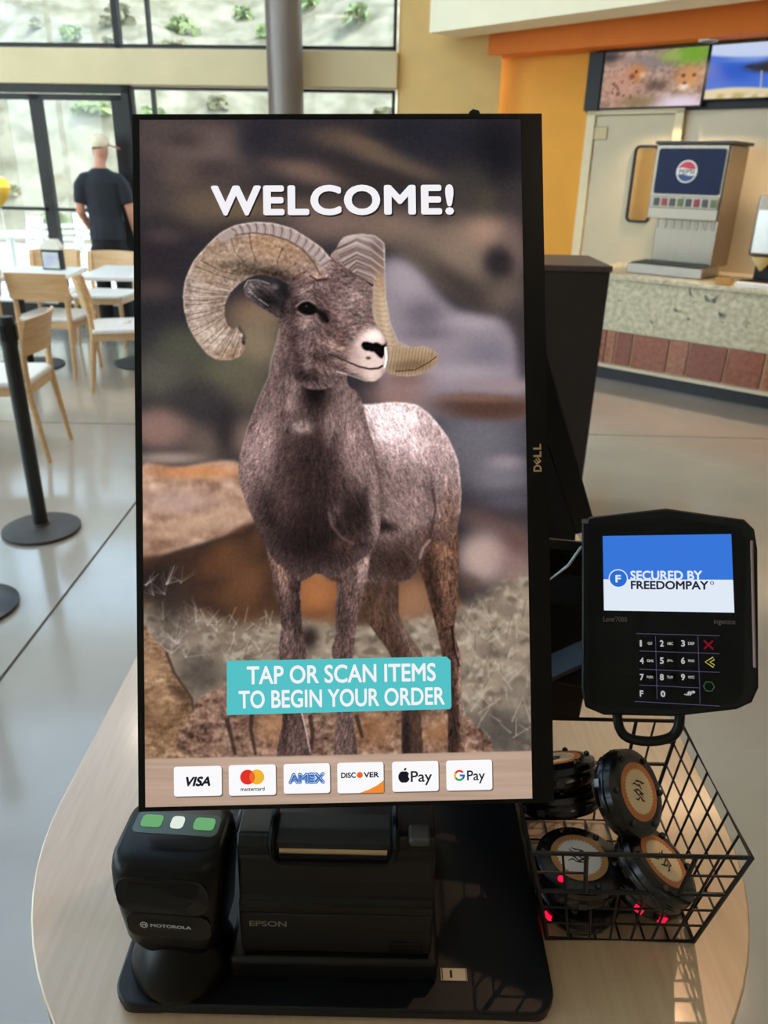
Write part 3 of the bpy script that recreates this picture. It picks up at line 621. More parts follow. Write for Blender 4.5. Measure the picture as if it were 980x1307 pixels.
# ---- painted picture of the ram shown on the kiosk display (pixel grid, later one colour per mesh vertex) ----
PX0, PY0, PW, PH = 170, 140, 524, 900
def paint_ram():
    rng = np.random.default_rng(7)
    yy, xx = np.mgrid[0:PH, 0:PW].astype(np.float32)
    xx += PX0; yy += PY0
    fy = np.fft.fftfreq(PH)[:, None]; fx = np.fft.rfftfreq(PW)[None, :]
    def blur(a, sx, sy=None):
        sy = sx if sy is None else sy
        k = np.exp(-2*np.pi**2*((sx*fx)**2+(sy*fy)**2))
        if a.ndim == 2: return np.fft.irfft2(np.fft.rfft2(a)*k, s=a.shape).astype(np.float32)
        return np.stack([blur(a[..., i], sx, sy) for i in range(a.shape[2])], -1)
    def smooth(pts, n=6):
        p = np.array(pts, float); q = []
        m = len(p)
        for i in range(m):
            a, b, c, d = p[i-1], p[i], p[(i+1) % m], p[(i+2) % m]
            for t in np.arange(n)/n:
                q.append(.5*((2*b)+(c-a)*t+(2*a-5*b+4*c-d)*t*t+(3*b-a-3*c+d)*t**3))
        return np.array(q)
    def poly(pts, soft=.7, sm=True):
        p = smooth(pts) if sm else np.array(pts, float)
        x, y = p[:, 0]-PX0, p[:, 1]-PY0
        m = np.zeros((PH, PW), bool)
        gx = np.arange(PW)+.0
        x2, y2 = np.roll(x, -1), np.roll(y, -1)
        for r in range(max(0, int(y.min())), min(PH, int(y.max())+2)):
            c = ((y <= r) & (y2 > r)) | ((y2 <= r) & (y > r))
            if not c.any(): continue
            xs = np.sort(x[c]+(r-y[c])/(y2[c]-y[c])*(x2[c]-x[c]))
            m[r] = (np.searchsorted(xs, gx) % 2) == 1
        return np.clip(blur(m.astype(np.float32), soft), 0, 1)
    img = np.zeros((PH, PW, 3), np.float32); img[:] = (46, 42, 46)
    def over(mask, col):
        nonlocal img
        c = np.asarray(col, np.float32)
        img = img*(1-mask[..., None])+c*mask[..., None]
    def blob(x, y, rx, ry, col, al=.9, ang=0, hard=1.3, clip=None):
        a = np.radians(ang); ca, sa = np.cos(a), np.sin(a)
        u = ((xx-x)*ca+(yy-y)*sa)/rx; v = (-(xx-x)*sa+(yy-y)*ca)/ry
        m = al*np.exp(-(u*u+v*v)**hard)
        over(m if clip is None else m*clip, col)
    def noise(sx, sy=None):
        n = blur(rng.standard_normal((PH, PW)).astype(np.float32), sx, sy)
        return n/n.std()
    def stroke(pts, w0, w1, col, al=1., clip=None, soft=.6, n=60):
        p = np.array(pts, float); m = np.zeros((PH, PW), np.float32)
        n = max(12, int(np.hypot(*np.diff(p, axis=0).T).sum()/.8))
        t = np.linspace(0, len(p)-1, n)
        X = np.interp(t, range(len(p)), p[:, 0]); Y = np.interp(t, range(len(p)), p[:, 1]); Wd = np.linspace(w0, w1, n)
        x0, x1 = int(max(0, X.min()-PX0-12)), int(min(PW, X.max()-PX0+12)); y0, y1 = int(max(0, Y.min()-PY0-12)), int(min(PH, Y.max()-PY0+12))
        sx, sy = xx[y0:y1, x0:x1], yy[y0:y1, x0:x1]
        mm = np.zeros_like(sx)
        for a, b, w in zip(X, Y, Wd): mm = np.maximum(mm, np.clip((w-np.hypot(sx-a, sy-b))/soft+.5, 0, 1))
        m[y0:y1, x0:x1] = mm*al
        over(m if clip is None else m*clip, col)
    def fur(clip, cnt, ln, direction, cols, al=.35, width=.55):
        """many short hairs; direction(x, y) gives the angle of growth"""
        ys, xs = np.nonzero(clip > .5)
        k = rng.integers(0, len(xs), cnt)
        X, Y = xs[k].astype(np.float32), ys[k].astype(np.float32)
        a = direction(X+PX0, Y+PY0)+rng.normal(0, .22, cnt)
        L = ln*rng.uniform(.5, 1.4, cnt); tone = rng.integers(0, len(cols), cnt)
        S = np.zeros((PH, PW), np.float32)
        for sg in (1, -1):
            acc = np.zeros((PH, PW), np.float32); s = (tone % 2 == 0) == (sg > 0)
            for t in np.linspace(0, 1, 9):
                px = np.clip((X[s]+np.cos(a[s])*L[s]*t).astype(int), 0, PW-1); py = np.clip((Y[s]+np.sin(a[s])*L[s]*t).astype(int), 0, PH-1)
                np.maximum.at(acc, (py, px), 1-.5*t)
            S += sg*blur(acc, width)
        S -= blur(S, 12)
        S = S+.09*noise(5, 7)
        img[:] = img*(1+al*.95*S*clip)[..., None]
    # ---------------- blurred background
    B = blob
    B(250, 190, 95, 42, (96, 80, 76), 1, 8); B(225, 176, 50, 12, (58, 50, 50), .8, 8); B(285, 190, 34, 30, (104, 88, 84), .8); B(200, 170, 30, 22, (84, 72, 70), .7)
    B(190, 245, 34, 40, (66, 58, 60), .9); B(228, 222, 26, 20, (92, 78, 70), .8); B(260, 262, 50, 30, (100, 84, 72), .9); B(275, 215, 30, 14, (64, 54, 54), .8)
    B(330, 180, 30, 34, (36, 36, 44), .9); B(395, 220, 55, 16, (112, 90, 80), .95, 14); B(430, 175, 40, 16, (84, 70, 62), .8); B(365, 190, 40, 14, (46, 42, 46), .8)
    B(500, 205, 75, 15, (104, 86, 72), .95, 20); B(470, 185, 30, 9, (112, 90, 72), .6, 16); B(480, 225, 60, 14, (52, 44, 44), .9, 12); B(560, 180, 60, 30, (36, 36, 44), .9); B(635, 195, 40, 50, (22, 22, 28), 1); B(520, 165, 40, 14, (34, 34, 40), .9)
    B(600, 240, 30, 34, (62, 58, 54), .8); B(655, 255, 30, 30, (58, 52, 52), .8); B(622, 255, 16, 18, (78, 72, 58), .6)
    B(330, 265, 90, 18, (104, 88, 72), .8); B(310, 268, 30, 10, (116, 94, 72), .5); B(420, 285, 60, 26, (120, 98, 90), .95); B(500, 290, 60, 24, (126, 104, 92), .95, 10)
    B(585, 320, 70, 44, (128, 110, 96), 1, 25); B(620, 295, 34, 22, (158, 128, 110), .95); B(560, 265, 16, 20, (56, 50, 50), .7); B(655, 320, 20, 40, (120, 98, 92), .8); B(637, 336, 20, 22, (44, 38, 42), 1, -20, 1.6)
    B(560, 345, 70, 16, (104, 90, 80), .9, 34); B(600, 375, 70, 15, (64, 56, 54), .95, 34); B(650, 380, 30, 22, (108, 92, 82), .9); B(665, 420, 25, 40, (66, 58, 60), .9)
    B(205, 320, 40, 40, (44, 38, 42), .95); B(210, 300, 26, 12, (78, 66, 66), .7); B(196, 372, 26, 16, (82, 66, 66), .8); B(200, 410, 40, 30, (42, 40, 44), .9); B(235, 440, 40, 26, (78, 80, 66), .9); B(205, 480, 50, 34, (88, 86, 76), .9)
    B(330, 400, 44, 24, (122, 98, 80), 1); B(325, 440, 40, 40, (130, 114, 92), 1); B(290, 475, 44, 30, (98, 94, 76), .9); B(320, 500, 30, 30, (96, 88, 74), .8)
    m = poly([(486, 340), (512, 330), (540, 352), (575, 390), (610, 402), (645, 412), (668, 460), (676, 530), (600, 530), (500, 520), (480, 420)], 6)
    over(m, (142, 130, 138)); B(520, 356, 26, 22, (164, 152, 158), .8, 20, clip=m); B(541, 402, 26, 18, (98, 90, 100), .75, clip=m); B(545, 425, 30, 10, (104, 96, 106), .7, clip=m); B(606, 410, 34, 12, (166, 154, 160), .8, clip=m); B(625, 452, 34, 20, (112, 108, 120), .7, clip=m); B(585, 478, 60, 14, (168, 154, 160), .8, clip=m)
    B(672, 450, 14, 60, (58, 52, 56), .8); B(508, 505, 42, 26, (142, 112, 106), .95); B(520, 482, 30, 10, (120, 88, 82), .6)
    B(612, 560, 75, 60, (106, 102, 110), 1); B(640, 610, 44, 24, (124, 118, 126), .8); B(645, 590, 24, 10, (154, 140, 146), .7); B(650, 640, 40, 14, (86, 82, 92), .8)
    B(625, 520, 75, 17, (82, 58, 50), 1, 2, 2); B(610, 508, 50, 6, (124, 92, 78), .8, 2); B(640, 492, 60, 10, (150, 132, 136), .9, 2)
    B(620, 668, 40, 18, (96, 76, 74), .9, 20); B(618, 712, 36, 34, (176, 152, 144), 1, 20, 2); B(662, 735, 30, 60, (142, 114, 110), .9); B(600, 745, 16, 12, (92, 68, 62), .7, 30); B(660, 690, 20, 14, (96, 70, 66), .7, 45)
    B(205, 547, 46, 28, (134, 106, 98), 1, 0, 2); B(262, 565, 34, 24, (104, 88, 80), .9); B(250, 510, 30, 26, (56, 54, 54), .9); B(291, 552, 18, 26, (46, 40, 42), .9); B(316, 560, 20, 28, (124, 104, 92), .9); B(215, 585, 50, 9, (158, 138, 126), .9)
    m = poly([(176, 600), (230, 596), (300, 588), (320, 620), (332, 668), (270, 690), (222, 704), (176, 716)], 2)
    t = noise(7, 4)*12+noise(2)*6
    over(m, (170, 136, 116)); img += (m*t)[..., None]*np.array([1, .95, .9]); B(250, 602, 66, 9, (196, 132, 84), .8, clip=m); B(225, 640, 50, 14, (176, 150, 142), .7, clip=m); B(260, 668, 60, 12, (190, 158, 134), .6, -14, clip=m)
    m = poly([(170, 722), (222, 706), (275, 690), (336, 664), (440, 690), (560, 730), (560, 800), (170, 815)], 3)
    over(m, (60, 42, 34)); t = np.abs(noise(12, 16)); over(m*np.clip(t*.35, 0, .8), (110, 72, 46)); B(308, 740, 26, 40, (104, 70, 48), .8, clip=m); B(200, 745, 30, 26, (30, 24, 24), .9, clip=m); B(404, 755, 40, 42, (164, 106, 66), .95, clip=m); B(405, 790, 26, 12, (110, 66, 40), .8, clip=m); B(530, 770, 34, 40, (152, 112, 84), .9, clip=m)
    # dry scrub behind the legs
    m = poly([(176, 790), (230, 780), (300, 800), (380, 790), (440, 800), (540, 790), (600, 770), (690, 745), (690, 970), (176, 970)], 8)
    over(m, (128, 114, 100)); t = noise(9, 5); over(m*np.clip(.4+t*.35, 0, .8), (158, 142, 124)); t = noise(4, 3); over(m*np.clip(t*.4-.1, 0, .6), (86, 76, 66)); over(m*np.clip(noise(2.5)*.35-.1, 0, .55), (192, 180, 162))
    B(640, 935, 60, 34, (74, 68, 64), .85); B(660, 880, 26, 22, (120, 110, 98), .6); B(255, 860, 36, 34, (76, 68, 62), .8); B(395, 815, 12, 16, (40, 30, 28), .9)
    B(215, 770, 30, 40, (52, 44, 40), .8)
    for k in range(26):
        cx, cy = rng.uniform(184, 280), rng.uniform(740, 850)
        for a in rng.uniform(0, 6.3, 5):
            L = rng.uniform(8, 26); stroke([(cx, cy), (cx+np.cos(a)*L, cy-abs(np.sin(a))*L)], .9, .5, (182, 172, 166) if k % 2 else (140, 128, 120), rng.uniform(.2, .5), n=26, soft=1.6)
    for k in range(60):
        cx, cy = rng.uniform(590, 680), rng.uniform(790, 950); a = rng.uniform(-2.6, -.5); L = rng.uniform(10, 34)
        stroke([(cx, cy), (cx+np.cos(a)*L, cy+np.sin(a)*L)], 1.1, .6, (186, 176, 158) if k % 3 else (96, 86, 76), .45, n=26, soft=1.6)
    for k in range(40):
        cx, cy = rng.uniform(290, 350), rng.uniform(790, 850); a = rng.uniform(-2.9, -.3); L = rng.uniform(8, 22)
        stroke([(cx, cy), (cx+np.cos(a)*L, cy+np.sin(a)*L)], 1., .6, (188, 174, 154) if k % 3 else (100, 86, 74), .45, n=20, soft=1.6)
    # stones along the bottom
    m = poly([(176, 806), (200, 820), (213, 834), (222, 858), (240, 884), (247, 905), (254, 970), (176, 970)], 1)
    t = noise(3, 1.5)*14+noise(1)*9+noise(9, 6)*12; over(m, (138, 108, 84)); img += (m*t)[..., None]*np.array([1, .9, .75]); B(200, 915, 30, 40, (116, 86, 60), .5, clip=m); B(232, 886, 18, 8, (66, 46, 36), .8, 40, clip=m); B(195, 850, 20, 24, (160, 128, 98), .5, clip=m); stroke([(213, 834), (222, 858), (245, 892), (250, 930)], 2, 1.5, (62, 46, 38), .7)
    m = poly([(248, 905), (262, 886), (300, 876), (420, 880), (560, 892), (596, 914), (606, 970), (254, 970)], 1)
    t = noise(4, 2.5)*16+noise(1.2)*12+noise(12, 8)*10; over(m, (124, 96, 82)); img += (m*t)[..., None]*np.array([1, .9, .8])
    for a in ((350, 925, 26, 26), (475, 930, 34, 26), (560, 935, 26, 20)): B(*a, (150, 104, 68), .6, clip=m)
    for p in ([(322, 900), (320, 930), (326, 962)], [(396, 915), (399, 940), (395, 962)], [(455, 915), (462, 940)], [(290, 920), (300, 962)]): stroke(p, 3, 2, (48, 36, 32), .8, clip=m, soft=2)
    # ---------------- the animal
    hair_d, hair_l = (52, 38, 36), (150, 132, 128)
    def shade(mask, lo, hi): return mask*np.clip((yy-lo)/(hi-lo), 0, 1)
    # far hind leg
    m = poly([(466, 735), (462, 778), (479, 808), (499, 838), (512, 880), (514, 970), (538, 970), (537, 905), (541, 845), (522, 811), (509, 784), (505, 735)])
    over(m, (74, 54, 46)); B(520, 815, 8, 40, (128, 104, 92), .7, -28, clip=m); B(480, 780, 16, 30, (92, 66, 52), .6, -20, clip=m); B(518, 940, 6, 40, (34, 26, 28), .9, clip=m); fur(m, 1500, 7, lambda x, y: 1.3+0*x, [(40, 30, 28), (112, 86, 72)])
    # near hind leg
    hl = [(540, 660), (533, 714), (542, 747), (554, 791), (561, 821), (565, 845), (571, 912), (573, 970), (592, 970), (589, 909), (588, 842), (580, 808), (583, 774), (585, 740), (585, 690), (580, 640), (555, 640)]
    m = poly(hl); over(m, (102, 76, 62)); B(570, 720, 16, 60, (130, 100, 82), .7, clip=m); B(551, 740, 10, 50, (70, 50, 42), .8, -12, clip=m); B(572, 860, 8, 50, (70, 52, 46), .8, -5, clip=m); B(588, 890, 4, 70, (160, 142, 132), .6, -3, clip=m); B(578, 935, 8, 40, (58, 44, 42), .7, clip=m); fur(m, 3500, 8, lambda x, y: 1.4+0*x, [(50, 36, 32), (150, 118, 98)])
    stroke([(576, 800), (580, 830), (586, 850)], 1.5, 1, (40, 30, 30), .7)
    # barrel
    body = [(440, 500), (463, 516), (505, 513), (532, 517), (551, 532), (571, 558), (584, 588), (588, 627), (586, 659), (575, 690), (556, 690), (540, 712), (528, 735), (512, 743), (500, 741), (468, 744), (440, 740), (420, 640)]
    m = poly(body); over(m, (128, 112, 110))
    B(520, 545, 74, 44, (196, 182, 184), .95, 22, clip=m); B(480, 535, 46, 24, (204, 192, 194), .85, clip=m); B(565, 590, 22, 60, (150, 134, 132), .7, -14, clip=m); B(500, 640, 50, 40, (130, 112, 110), .7, clip=m); B(500, 720, 60, 34, (74, 56, 50), .95, 5, clip=m); B(550, 690, 26, 24, (92, 70, 62), .8, clip=m); B(478, 620, 12, 60, (90, 74, 70), .7, -6, clip=m); B(545, 640, 7, 50, (112, 96, 94), .6, 8, clip=m); B(575, 660, 14, 34, (120, 92, 76), .7, clip=m)
    B(525, 668, 40, 9, (150, 130, 122), .5, -20, clip=m); B(490, 672, 18, 8, (40, 30, 30), .8, 12, clip=m)
    fur(m, 15000, 9, lambda x, y: .9+.5*(x-470)/110, [(84, 68, 66), (206, 194, 192), (110, 94, 92), (170, 154, 150)], .3)
    stroke([(463, 517), (505, 514), (532, 518), (551, 533), (571, 559), (584, 589), (588, 627), (586, 655)], 1.3, .8, (214, 204, 202), .5, soft=2.4)
    stroke([(471, 560), (478, 590), (480, 620)], 3, 1, (60, 46, 44), .6, soft=3); stroke([(552, 625), (556, 650), (548, 690), (538, 706)], 2, 1.2, (72, 54, 50), .6, soft=2); stroke([(548, 690), (540, 700), (536, 712)], 2.2, 1.6, (170, 150, 140), .6, soft=2)
    # front legs
    lf = [(334, 670), (337, 687), (344, 720), (352, 757), (359, 798), (356, 825), (357, 840), (362, 880), (360, 925), (355, 970), (397, 970), (391, 932), (385, 905), (384, 875), (391, 838), (388, 815), (384, 781), (383, 754), (386, 715), (380, 670)]
    m = poly(lf); over(m, (98, 80, 76)); B(356, 720, 8, 40, (150, 122, 108), .7, -14, clip=m); B(378, 770, 9, 60, (66, 52, 50), .7, clip=m); B(368, 820, 12, 20, (120, 104, 102), .6, clip=m); B(375, 945, 18, 16, (104, 88, 84), .6, clip=m); B(362, 930, 6, 30, (60, 46, 44), .6, clip=m); fur(m, 3200, 8, lambda x, y: 1.45+0*x, [(56, 42, 40), (146, 128, 122)]); stroke([(384, 905), (391, 935), (396, 960)], 1.2, .8, (190, 176, 168), .7)
    rf = [(434, 690), (430, 734), (429, 767), (428, 808), (423, 831), (426, 850), (431, 905), (427, 970), (455, 970), (450, 912), (448, 860), (451, 838), (453, 811), (458, 781), (467, 747), (472, 714), (470, 680)]
    m = poly(rf); over(m, (104, 86, 82)); B(466, 710, 7, 44, (170, 152, 146), .7, 12, clip=m); B(438, 715, 7, 34, (150, 120, 104), .6, 6, clip=m); B(436, 780, 8, 60, (80, 64, 60), .6, clip=m); B(440, 940, 10, 24, (116, 100, 96), .6, clip=m); fur(m, 3200, 8, lambda x, y: 1.6+0*x, [(56, 42, 40), (152, 134, 128)])
    B(404, 730, 22, 7, (150, 112, 80), .8, 10); B(425, 738, 10, 4, (60, 42, 34), .8, 20)
    # chest and neck
    chest = [(358, 405), (358, 420), (354, 436), (347, 459), (344, 480), (332, 506), (316, 548), (306, 584), (306, 614), (316, 646), (332, 682), (350, 715), (372, 732), (384, 742), (405, 732), (422, 738), (440, 728), (458, 715), (474, 705), (484, 680), (486, 650), (483, 610), (476, 570), (466, 530), (458, 503), (443, 488), (440, 440), (400, 400)]
    m = poly(chest); over(m, (100, 84, 82))
    B(400, 610, 40, 80, (64, 50, 48), .9, clip=m); B(328, 580, 22, 74, (152, 134, 132), .8, 14, clip=m); B(452, 560, 22, 66, (150, 132, 130), .8, -8, clip=m); B(372, 500, 14, 34, (136, 120, 118), .7, clip=m); B(402, 497, 17, 26, (38, 30, 32), 1, clip=m); B(385, 545, 16, 10, (156, 142, 140), .7, clip=m); B(420, 545, 8, 22, (142, 126, 124), .6, clip=m); B(400, 690, 60, 40, (48, 36, 36), .9, clip=m); B(455, 650, 26, 26, (52, 40, 38), .85, clip=m); B(340, 650, 16, 30, (58, 46, 46), .8, -10, clip=m); B(325, 630, 12, 30, (96, 80, 78), .6, clip=m)
    B(478, 640, 8, 70, (146, 130, 126), .7, -4, clip=m); B(445, 500, 14, 30, (128, 112, 110), .6, clip=m); B(352, 455, 7, 40, (138, 122, 120), .6, 10, clip=m); B(372, 440, 10, 34, (66, 52, 52), .8, clip=m); B(428, 655, 9, 16, (120, 104, 102), .5, 20, clip=m); B(440, 695, 14, 12, (94, 70, 60), .8, clip=m)
    fur(m, 20000, 11, lambda x, y: 1.57+.5*np.tanh((395-x)/60)*np.clip((y-470)/120, 0, 1), [(46, 36, 36), (170, 154, 152), (80, 66, 64), (134, 118, 116)], .34)
    stroke([(357, 420), (353, 437), (346, 460), (343, 481), (331, 507), (315, 549), (306, 584)], 1.1, .7, (202, 188, 184), .42, soft=2.2)
    stroke([(420, 655), (424, 672), (436, 686), (450, 694)], 2, 1.4, (128, 112, 110), .5, soft=2.5)
    # horn on the far side
    hr = [(422, 329), (429, 317), (439, 303), (458, 299), (478, 301), (490, 311), (491, 331), (491, 362), (493, 386), (498, 413), (507, 435), (521, 443), (541, 442), (553, 447), (559, 457), (551, 468), (537, 477), (521, 480), (502, 478), (492, 470), (488, 440), (478, 415), (474, 394), (474, 370), (462, 358), (441, 345)]
    m = poly(hr); over(m, (150, 130, 124)); low = m*np.clip((xx-473)/6, 0, 1)*np.clip((yy-345)/12, 0, 1)
    over(low, (176, 152, 130)); B(484, 360, 5, 40, (150, 120, 92), .6, -4, clip=m); B(490, 400, 5, 40, (214, 190, 160), .6, -10, clip=m); B(525, 466, 30, 10, (112, 88, 64), .8, -8, clip=m); B(520, 452, 30, 7, (164, 136, 104), .7, 4, clip=m); B(552, 458, 7, 9, (150, 124, 100), .8, clip=m)
    for k in range(15):
        t = k/14; y = 352+t*90; x = 484+t*t*20
        stroke([(x-9, y-1), (x, y+1), (x+10, y-3)], .5, .4, (120, 84, 54), .3, clip=low, soft=1.4)
    for k in range(13):
        x = 500+k*4.2; stroke([(x-4, 478), (x-1, 462), (x+2, 444)], .5, .4, (92, 64, 36), .4, clip=m, soft=1.4)
    stroke([(505, 474), (530, 472), (548, 462), (557, 455)], .9, .7, (84, 56, 30), .7, clip=m)
    up = m*(1-np.clip((xx-476)/8, 0, 1)*np.clip((yy-340)/12, 0, 1))
    B(450, 306, 26, 8, (186, 170, 164), .8, clip=up); B(482, 315, 10, 14, (112, 94, 90), .6, clip=up); B(460, 340, 20, 12, (128, 108, 102), .6, clip=up)
    for k in range(15):
        y0 = 303+k*3.6; j = rng.normal(0, 1.2, 3)
        stroke([(428+k*1.2, y0+8+j[0]), (455, y0-2+j[1]), (474, y0+5+j[2]), (490, y0+18)], .9, .6, (70, 54, 52) if k % 3 else (206, 190, 182), .5, clip=up, soft=1.8)
    stroke([(441, 347), (458, 354), (475, 364)], 1.8, 1.6, (44, 32, 32), .8); stroke([(439, 303), (458, 299), (478, 301), (490, 311), (491, 345), (492, 380), (498, 413), (507, 435), (522, 443)], .9, .8, (224, 212, 204), .4, soft=2)
    # head
    head = [(368, 362), (382, 352), (402, 350), (414, 340), (422, 328), (430, 335), (446, 345), (466, 358), (475, 370), (474, 394), (480, 415), (491, 431), (495, 444), (494, 468), (488, 479), (477, 487), (462, 484), (443, 477), (430, 490), (405, 498), (380, 488), (362, 450), (357, 412), (360, 385)]
    m = poly(head); over(m, (112, 96, 94))
    B(430, 345, 16, 14, (104, 86, 84), .7, clip=m); B(450, 385, 22, 26, (134, 118, 114), .8, clip=m); B(462, 410, 12, 18, (128, 110, 106), .7, clip=m); B(425, 425, 22, 22, (100, 80, 78), .7, clip=m); B(376, 425, 10, 40, (78, 62, 62), .8, clip=m); B(390, 372, 14, 8, (140, 124, 122), .8, -10, clip=m); B(387, 412, 14, 7, (144, 128, 124), .7, 15, clip=m); B(425, 442, 22, 6, (160, 138, 126), .7, 18, clip=m); B(405, 460, 30, 9, (70, 54, 52), .8, 12, clip=m); B(440, 466, 22, 6, (140, 118, 110), .7, 14, clip=m); B(390, 478, 22, 12, (54, 42, 44), .8, clip=m); B(393, 462, 6, 12, (160, 146, 142), .6, clip=m); B(420, 400, 10, 20, (86, 70, 68), .6, -20, clip=m)
    B(456, 372, 14, 16, (150, 132, 128), .6, -30, clip=m); B(440, 410, 12, 26, (140, 120, 116), .6, -35, clip=m); B(404, 376, 16, 7, (86, 70, 68), .7, 20, clip=m); B(372, 385, 8, 22, (70, 56, 56), .7, clip=m); B(384, 440, 6, 26, (126, 108, 106), .6, -14, clip=m); B(412, 470, 20, 8, (124, 104, 100), .6, 20, clip=m); B(436, 430, 10, 10, (120, 96, 92), .6, clip=m)
    fur(m, 6500, 7, lambda x, y: .7+.5*np.sin(x/19.)+1.2*(x < 400), [(60, 46, 46), (172, 156, 150), (86, 70, 68), (142, 124, 120)], .34)
    # muzzle
    mz = poly([(447, 452), (452, 436), (463, 424), (477, 420), (490, 430), (495, 445), (495, 467), (488, 478), (477, 486), (466, 483), (452, 474), (446, 464)], 2)*m
    mz = blur(mz, 3.5)*m; over(mz*.85, (194, 182, 176)); B(452, 452, 8, 14, (150, 130, 124), .6, -20, clip=m); B(478, 428, 14, 9, (206, 198, 194), .8, clip=m); B(455, 470, 14, 6, (150, 130, 124), .6, 20, clip=m); B(478, 480, 12, 6, (184, 170, 162), .8, clip=m)
    over(poly([(461, 440), (466, 436), (474, 438), (482, 438), (489, 441), (493, 438), (490, 452), (486, 457), (477, 449), (466, 447)], .8), (20, 16, 18)); stroke([(492, 444), (493, 458), (491, 468)], 1.6, 1.4, (236, 228, 224), .9)
    stroke([(447, 463), (458, 468), (472, 471), (483, 470), (488, 467)], .9, 1.2, (44, 32, 32), .85, soft=1); stroke([(420, 452), (436, 458), (448, 464)], 1.2, .9, (66, 48, 46), .7); B(470, 457, 3, 2, (60, 50, 50), .8); stroke([(430, 474), (450, 480), (466, 486), (480, 485)], 1.2, 1, (196, 184, 178), .6, soft=1.5)
    # eye
    B(391, 393, 15, 9, (60, 46, 46), .7, 5); over(poly([(380, 393), (386, 387), (394, 386), (402, 391), (405, 397), (397, 401), (387, 400)], .8), (22, 16, 18)); stroke([(378, 391), (385, 385), (394, 383), (403, 388)], 1.3, 1, (150, 132, 128), .7, soft=1.4); stroke([(379, 398), (388, 404), (399, 404)], 1.2, 1, (150, 134, 130), .7, soft=1.4); B(413, 403, 6, 8, (36, 26, 28), .9, -25); stroke([(403, 395), (409, 400), (417, 409)], 2.2, 3, (30, 22, 24), .8, soft=2); B(391, 391, 1.6, 1.2, (150, 140, 140), .8)
    # horn on the near side
    hn = [(426, 342), (421, 330), (409, 316), (392, 304), (372, 292), (347, 285), (323, 284), (300, 288), (282, 297), (264, 314), (247, 334), (237, 357), (234, 377), (236, 399), (243, 422), (256, 442), (270, 456), (288, 460), (305, 455), (313, 442), (312, 428), (304, 418), (296, 420), (289, 412), (286, 395), (290, 381), (298, 369), (313, 357), (331, 350), (352, 354), (368, 362), (376, 359), (390, 354), (402, 358), (414, 357)]
    m = poly(hn); over(m, (160, 138, 124))
    B(345, 315, 40, 22, (166, 132, 104), .85, 10, clip=m); B(275, 335, 30, 26, (164, 138, 116), .8, -40, clip=m); B(375, 330, 20, 20, (158, 126, 106), .7, clip=m); B(325, 345, 44, 12, (72, 58, 46), .85, 6, clip=m); B(358, 354, 26, 8, (50, 38, 34), .8, 10, clip=m); B(385, 345, 20, 10, (130, 104, 92), .6, clip=m); B(252, 385, 14, 40, (186, 168, 156), .7, -8, clip=m); B(282, 385, 10, 34, (132, 114, 100), .6, 8, clip=m); B(275, 430, 26, 18, (200, 180, 164), .8, 20, clip=m); B(295, 450, 22, 8, (150, 122, 96), .7, -14, clip=m); B(240, 390, 5, 50, (140, 124, 116), .6, clip=m)
    c0 = np.array([322, 372.])
    for k in range(34):      # growth rings on the curl
        a = np.radians(150+k*3.6+rng.normal(0, .6)); s = (k-10)/24
        if k < 24:
            a = np.radians(178-20+k*4.4)
        ca, sa = np.cos(a), -np.sin(a)
        r0, r1 = 30, 95
        stroke([(c0[0]+ca*r0, c0[1]+sa*r0+4), (c0[0]+ca*(r0+r1)/2, c0[1]+sa*(r0+r1)/2+2), (c0[0]+ca*r1, c0[1]+sa*r1-4)], .8, .6, (92, 72, 62) if k % 3 else (206, 188, 174), .42, clip=m*np.clip((yy-350)/20, 0, 1), soft=1.3)
    for p in ([(293, 298), (300, 322), (312, 336), (322, 344)], [(318, 298), (321, 318), (326, 332)], [(361, 316), (354, 332), (355, 350)], [(392, 346), (378, 352), (372, 360)], [(250, 340), (275, 350), (300, 358)], [(256, 332), (280, 345), (306, 352)]):
        stroke(p, .7, .5, (66, 46, 40), .5, clip=m, soft=1.4)
    t = noise(1.2)*8+noise(4, 2)*5; img += (m*t)[..., None]
    rim = m*(1-poly([(x+(331-x)*.13, y+(372-y)*.15) for x, y in hn[:20]]+[(300, 430), (300, 372), (331, 352), (372, 362)], 1.5))
    edge = [(424, 344), (413, 325), (396, 311), (374, 299), (348, 292), (323, 290), (301, 294), (284, 303)]
    stroke(edge, 12, 5.5, (166, 148, 144), .95, clip=m, soft=2)
    stroke([(408, 350), (400, 334), (386, 318), (366, 306), (346, 300), (322, 297), (300, 300)], 1.2, .9, (62, 46, 44), .5, clip=m, soft=1.8)
    for k in range(30):
        t = k/29*6.2; i = int(t); q = t-i; p0 = np.array(edge[i])*(1-q)+np.array(edge[min(i+1, 7)])*q
        d = np.array(edge[min(i+1, 7)])-np.array(edge[i]); d = d/np.hypot(*d); nrm = np.array([-d[1], d[0]]); w = 11-6*k/29
        a = p0+nrm*w*1.05; b = p0-nrm*w-d*5*.6
        stroke([a, p0-d*3, b], 1.2, .6, (72, 56, 54) if k % 2 else (196, 182, 176), .48, clip=m, soft=1.6)
    stroke([(421, 330), (409, 316), (392, 304), (372, 292), (347, 285), (323, 284), (300, 288), (282, 297), (264, 314), (247, 334), (237, 357), (234, 377), (236, 399)], 1.1, .8, (226, 214, 206), .45, soft=2)
    over(poly([(303, 419), (307, 424), (308, 433), (312, 441), (314, 432), (311, 424), (306, 416)], .8), (84, 70, 62)); B(308, 428, 2, 3, (214, 200, 186), .8); B(310, 437, 2, 2, (40, 32, 30), .8)
    stroke([(417, 356), (405, 358), (396, 352)], 2, 1, (52, 38, 38), .7, soft=2)
    # ear
    ear = [(311, 367), (315, 359), (323, 357), (336, 359), (352, 366), (366, 376), (371, 390), (368, 402), (357, 406), (339, 396), (321, 384), (313, 376)]
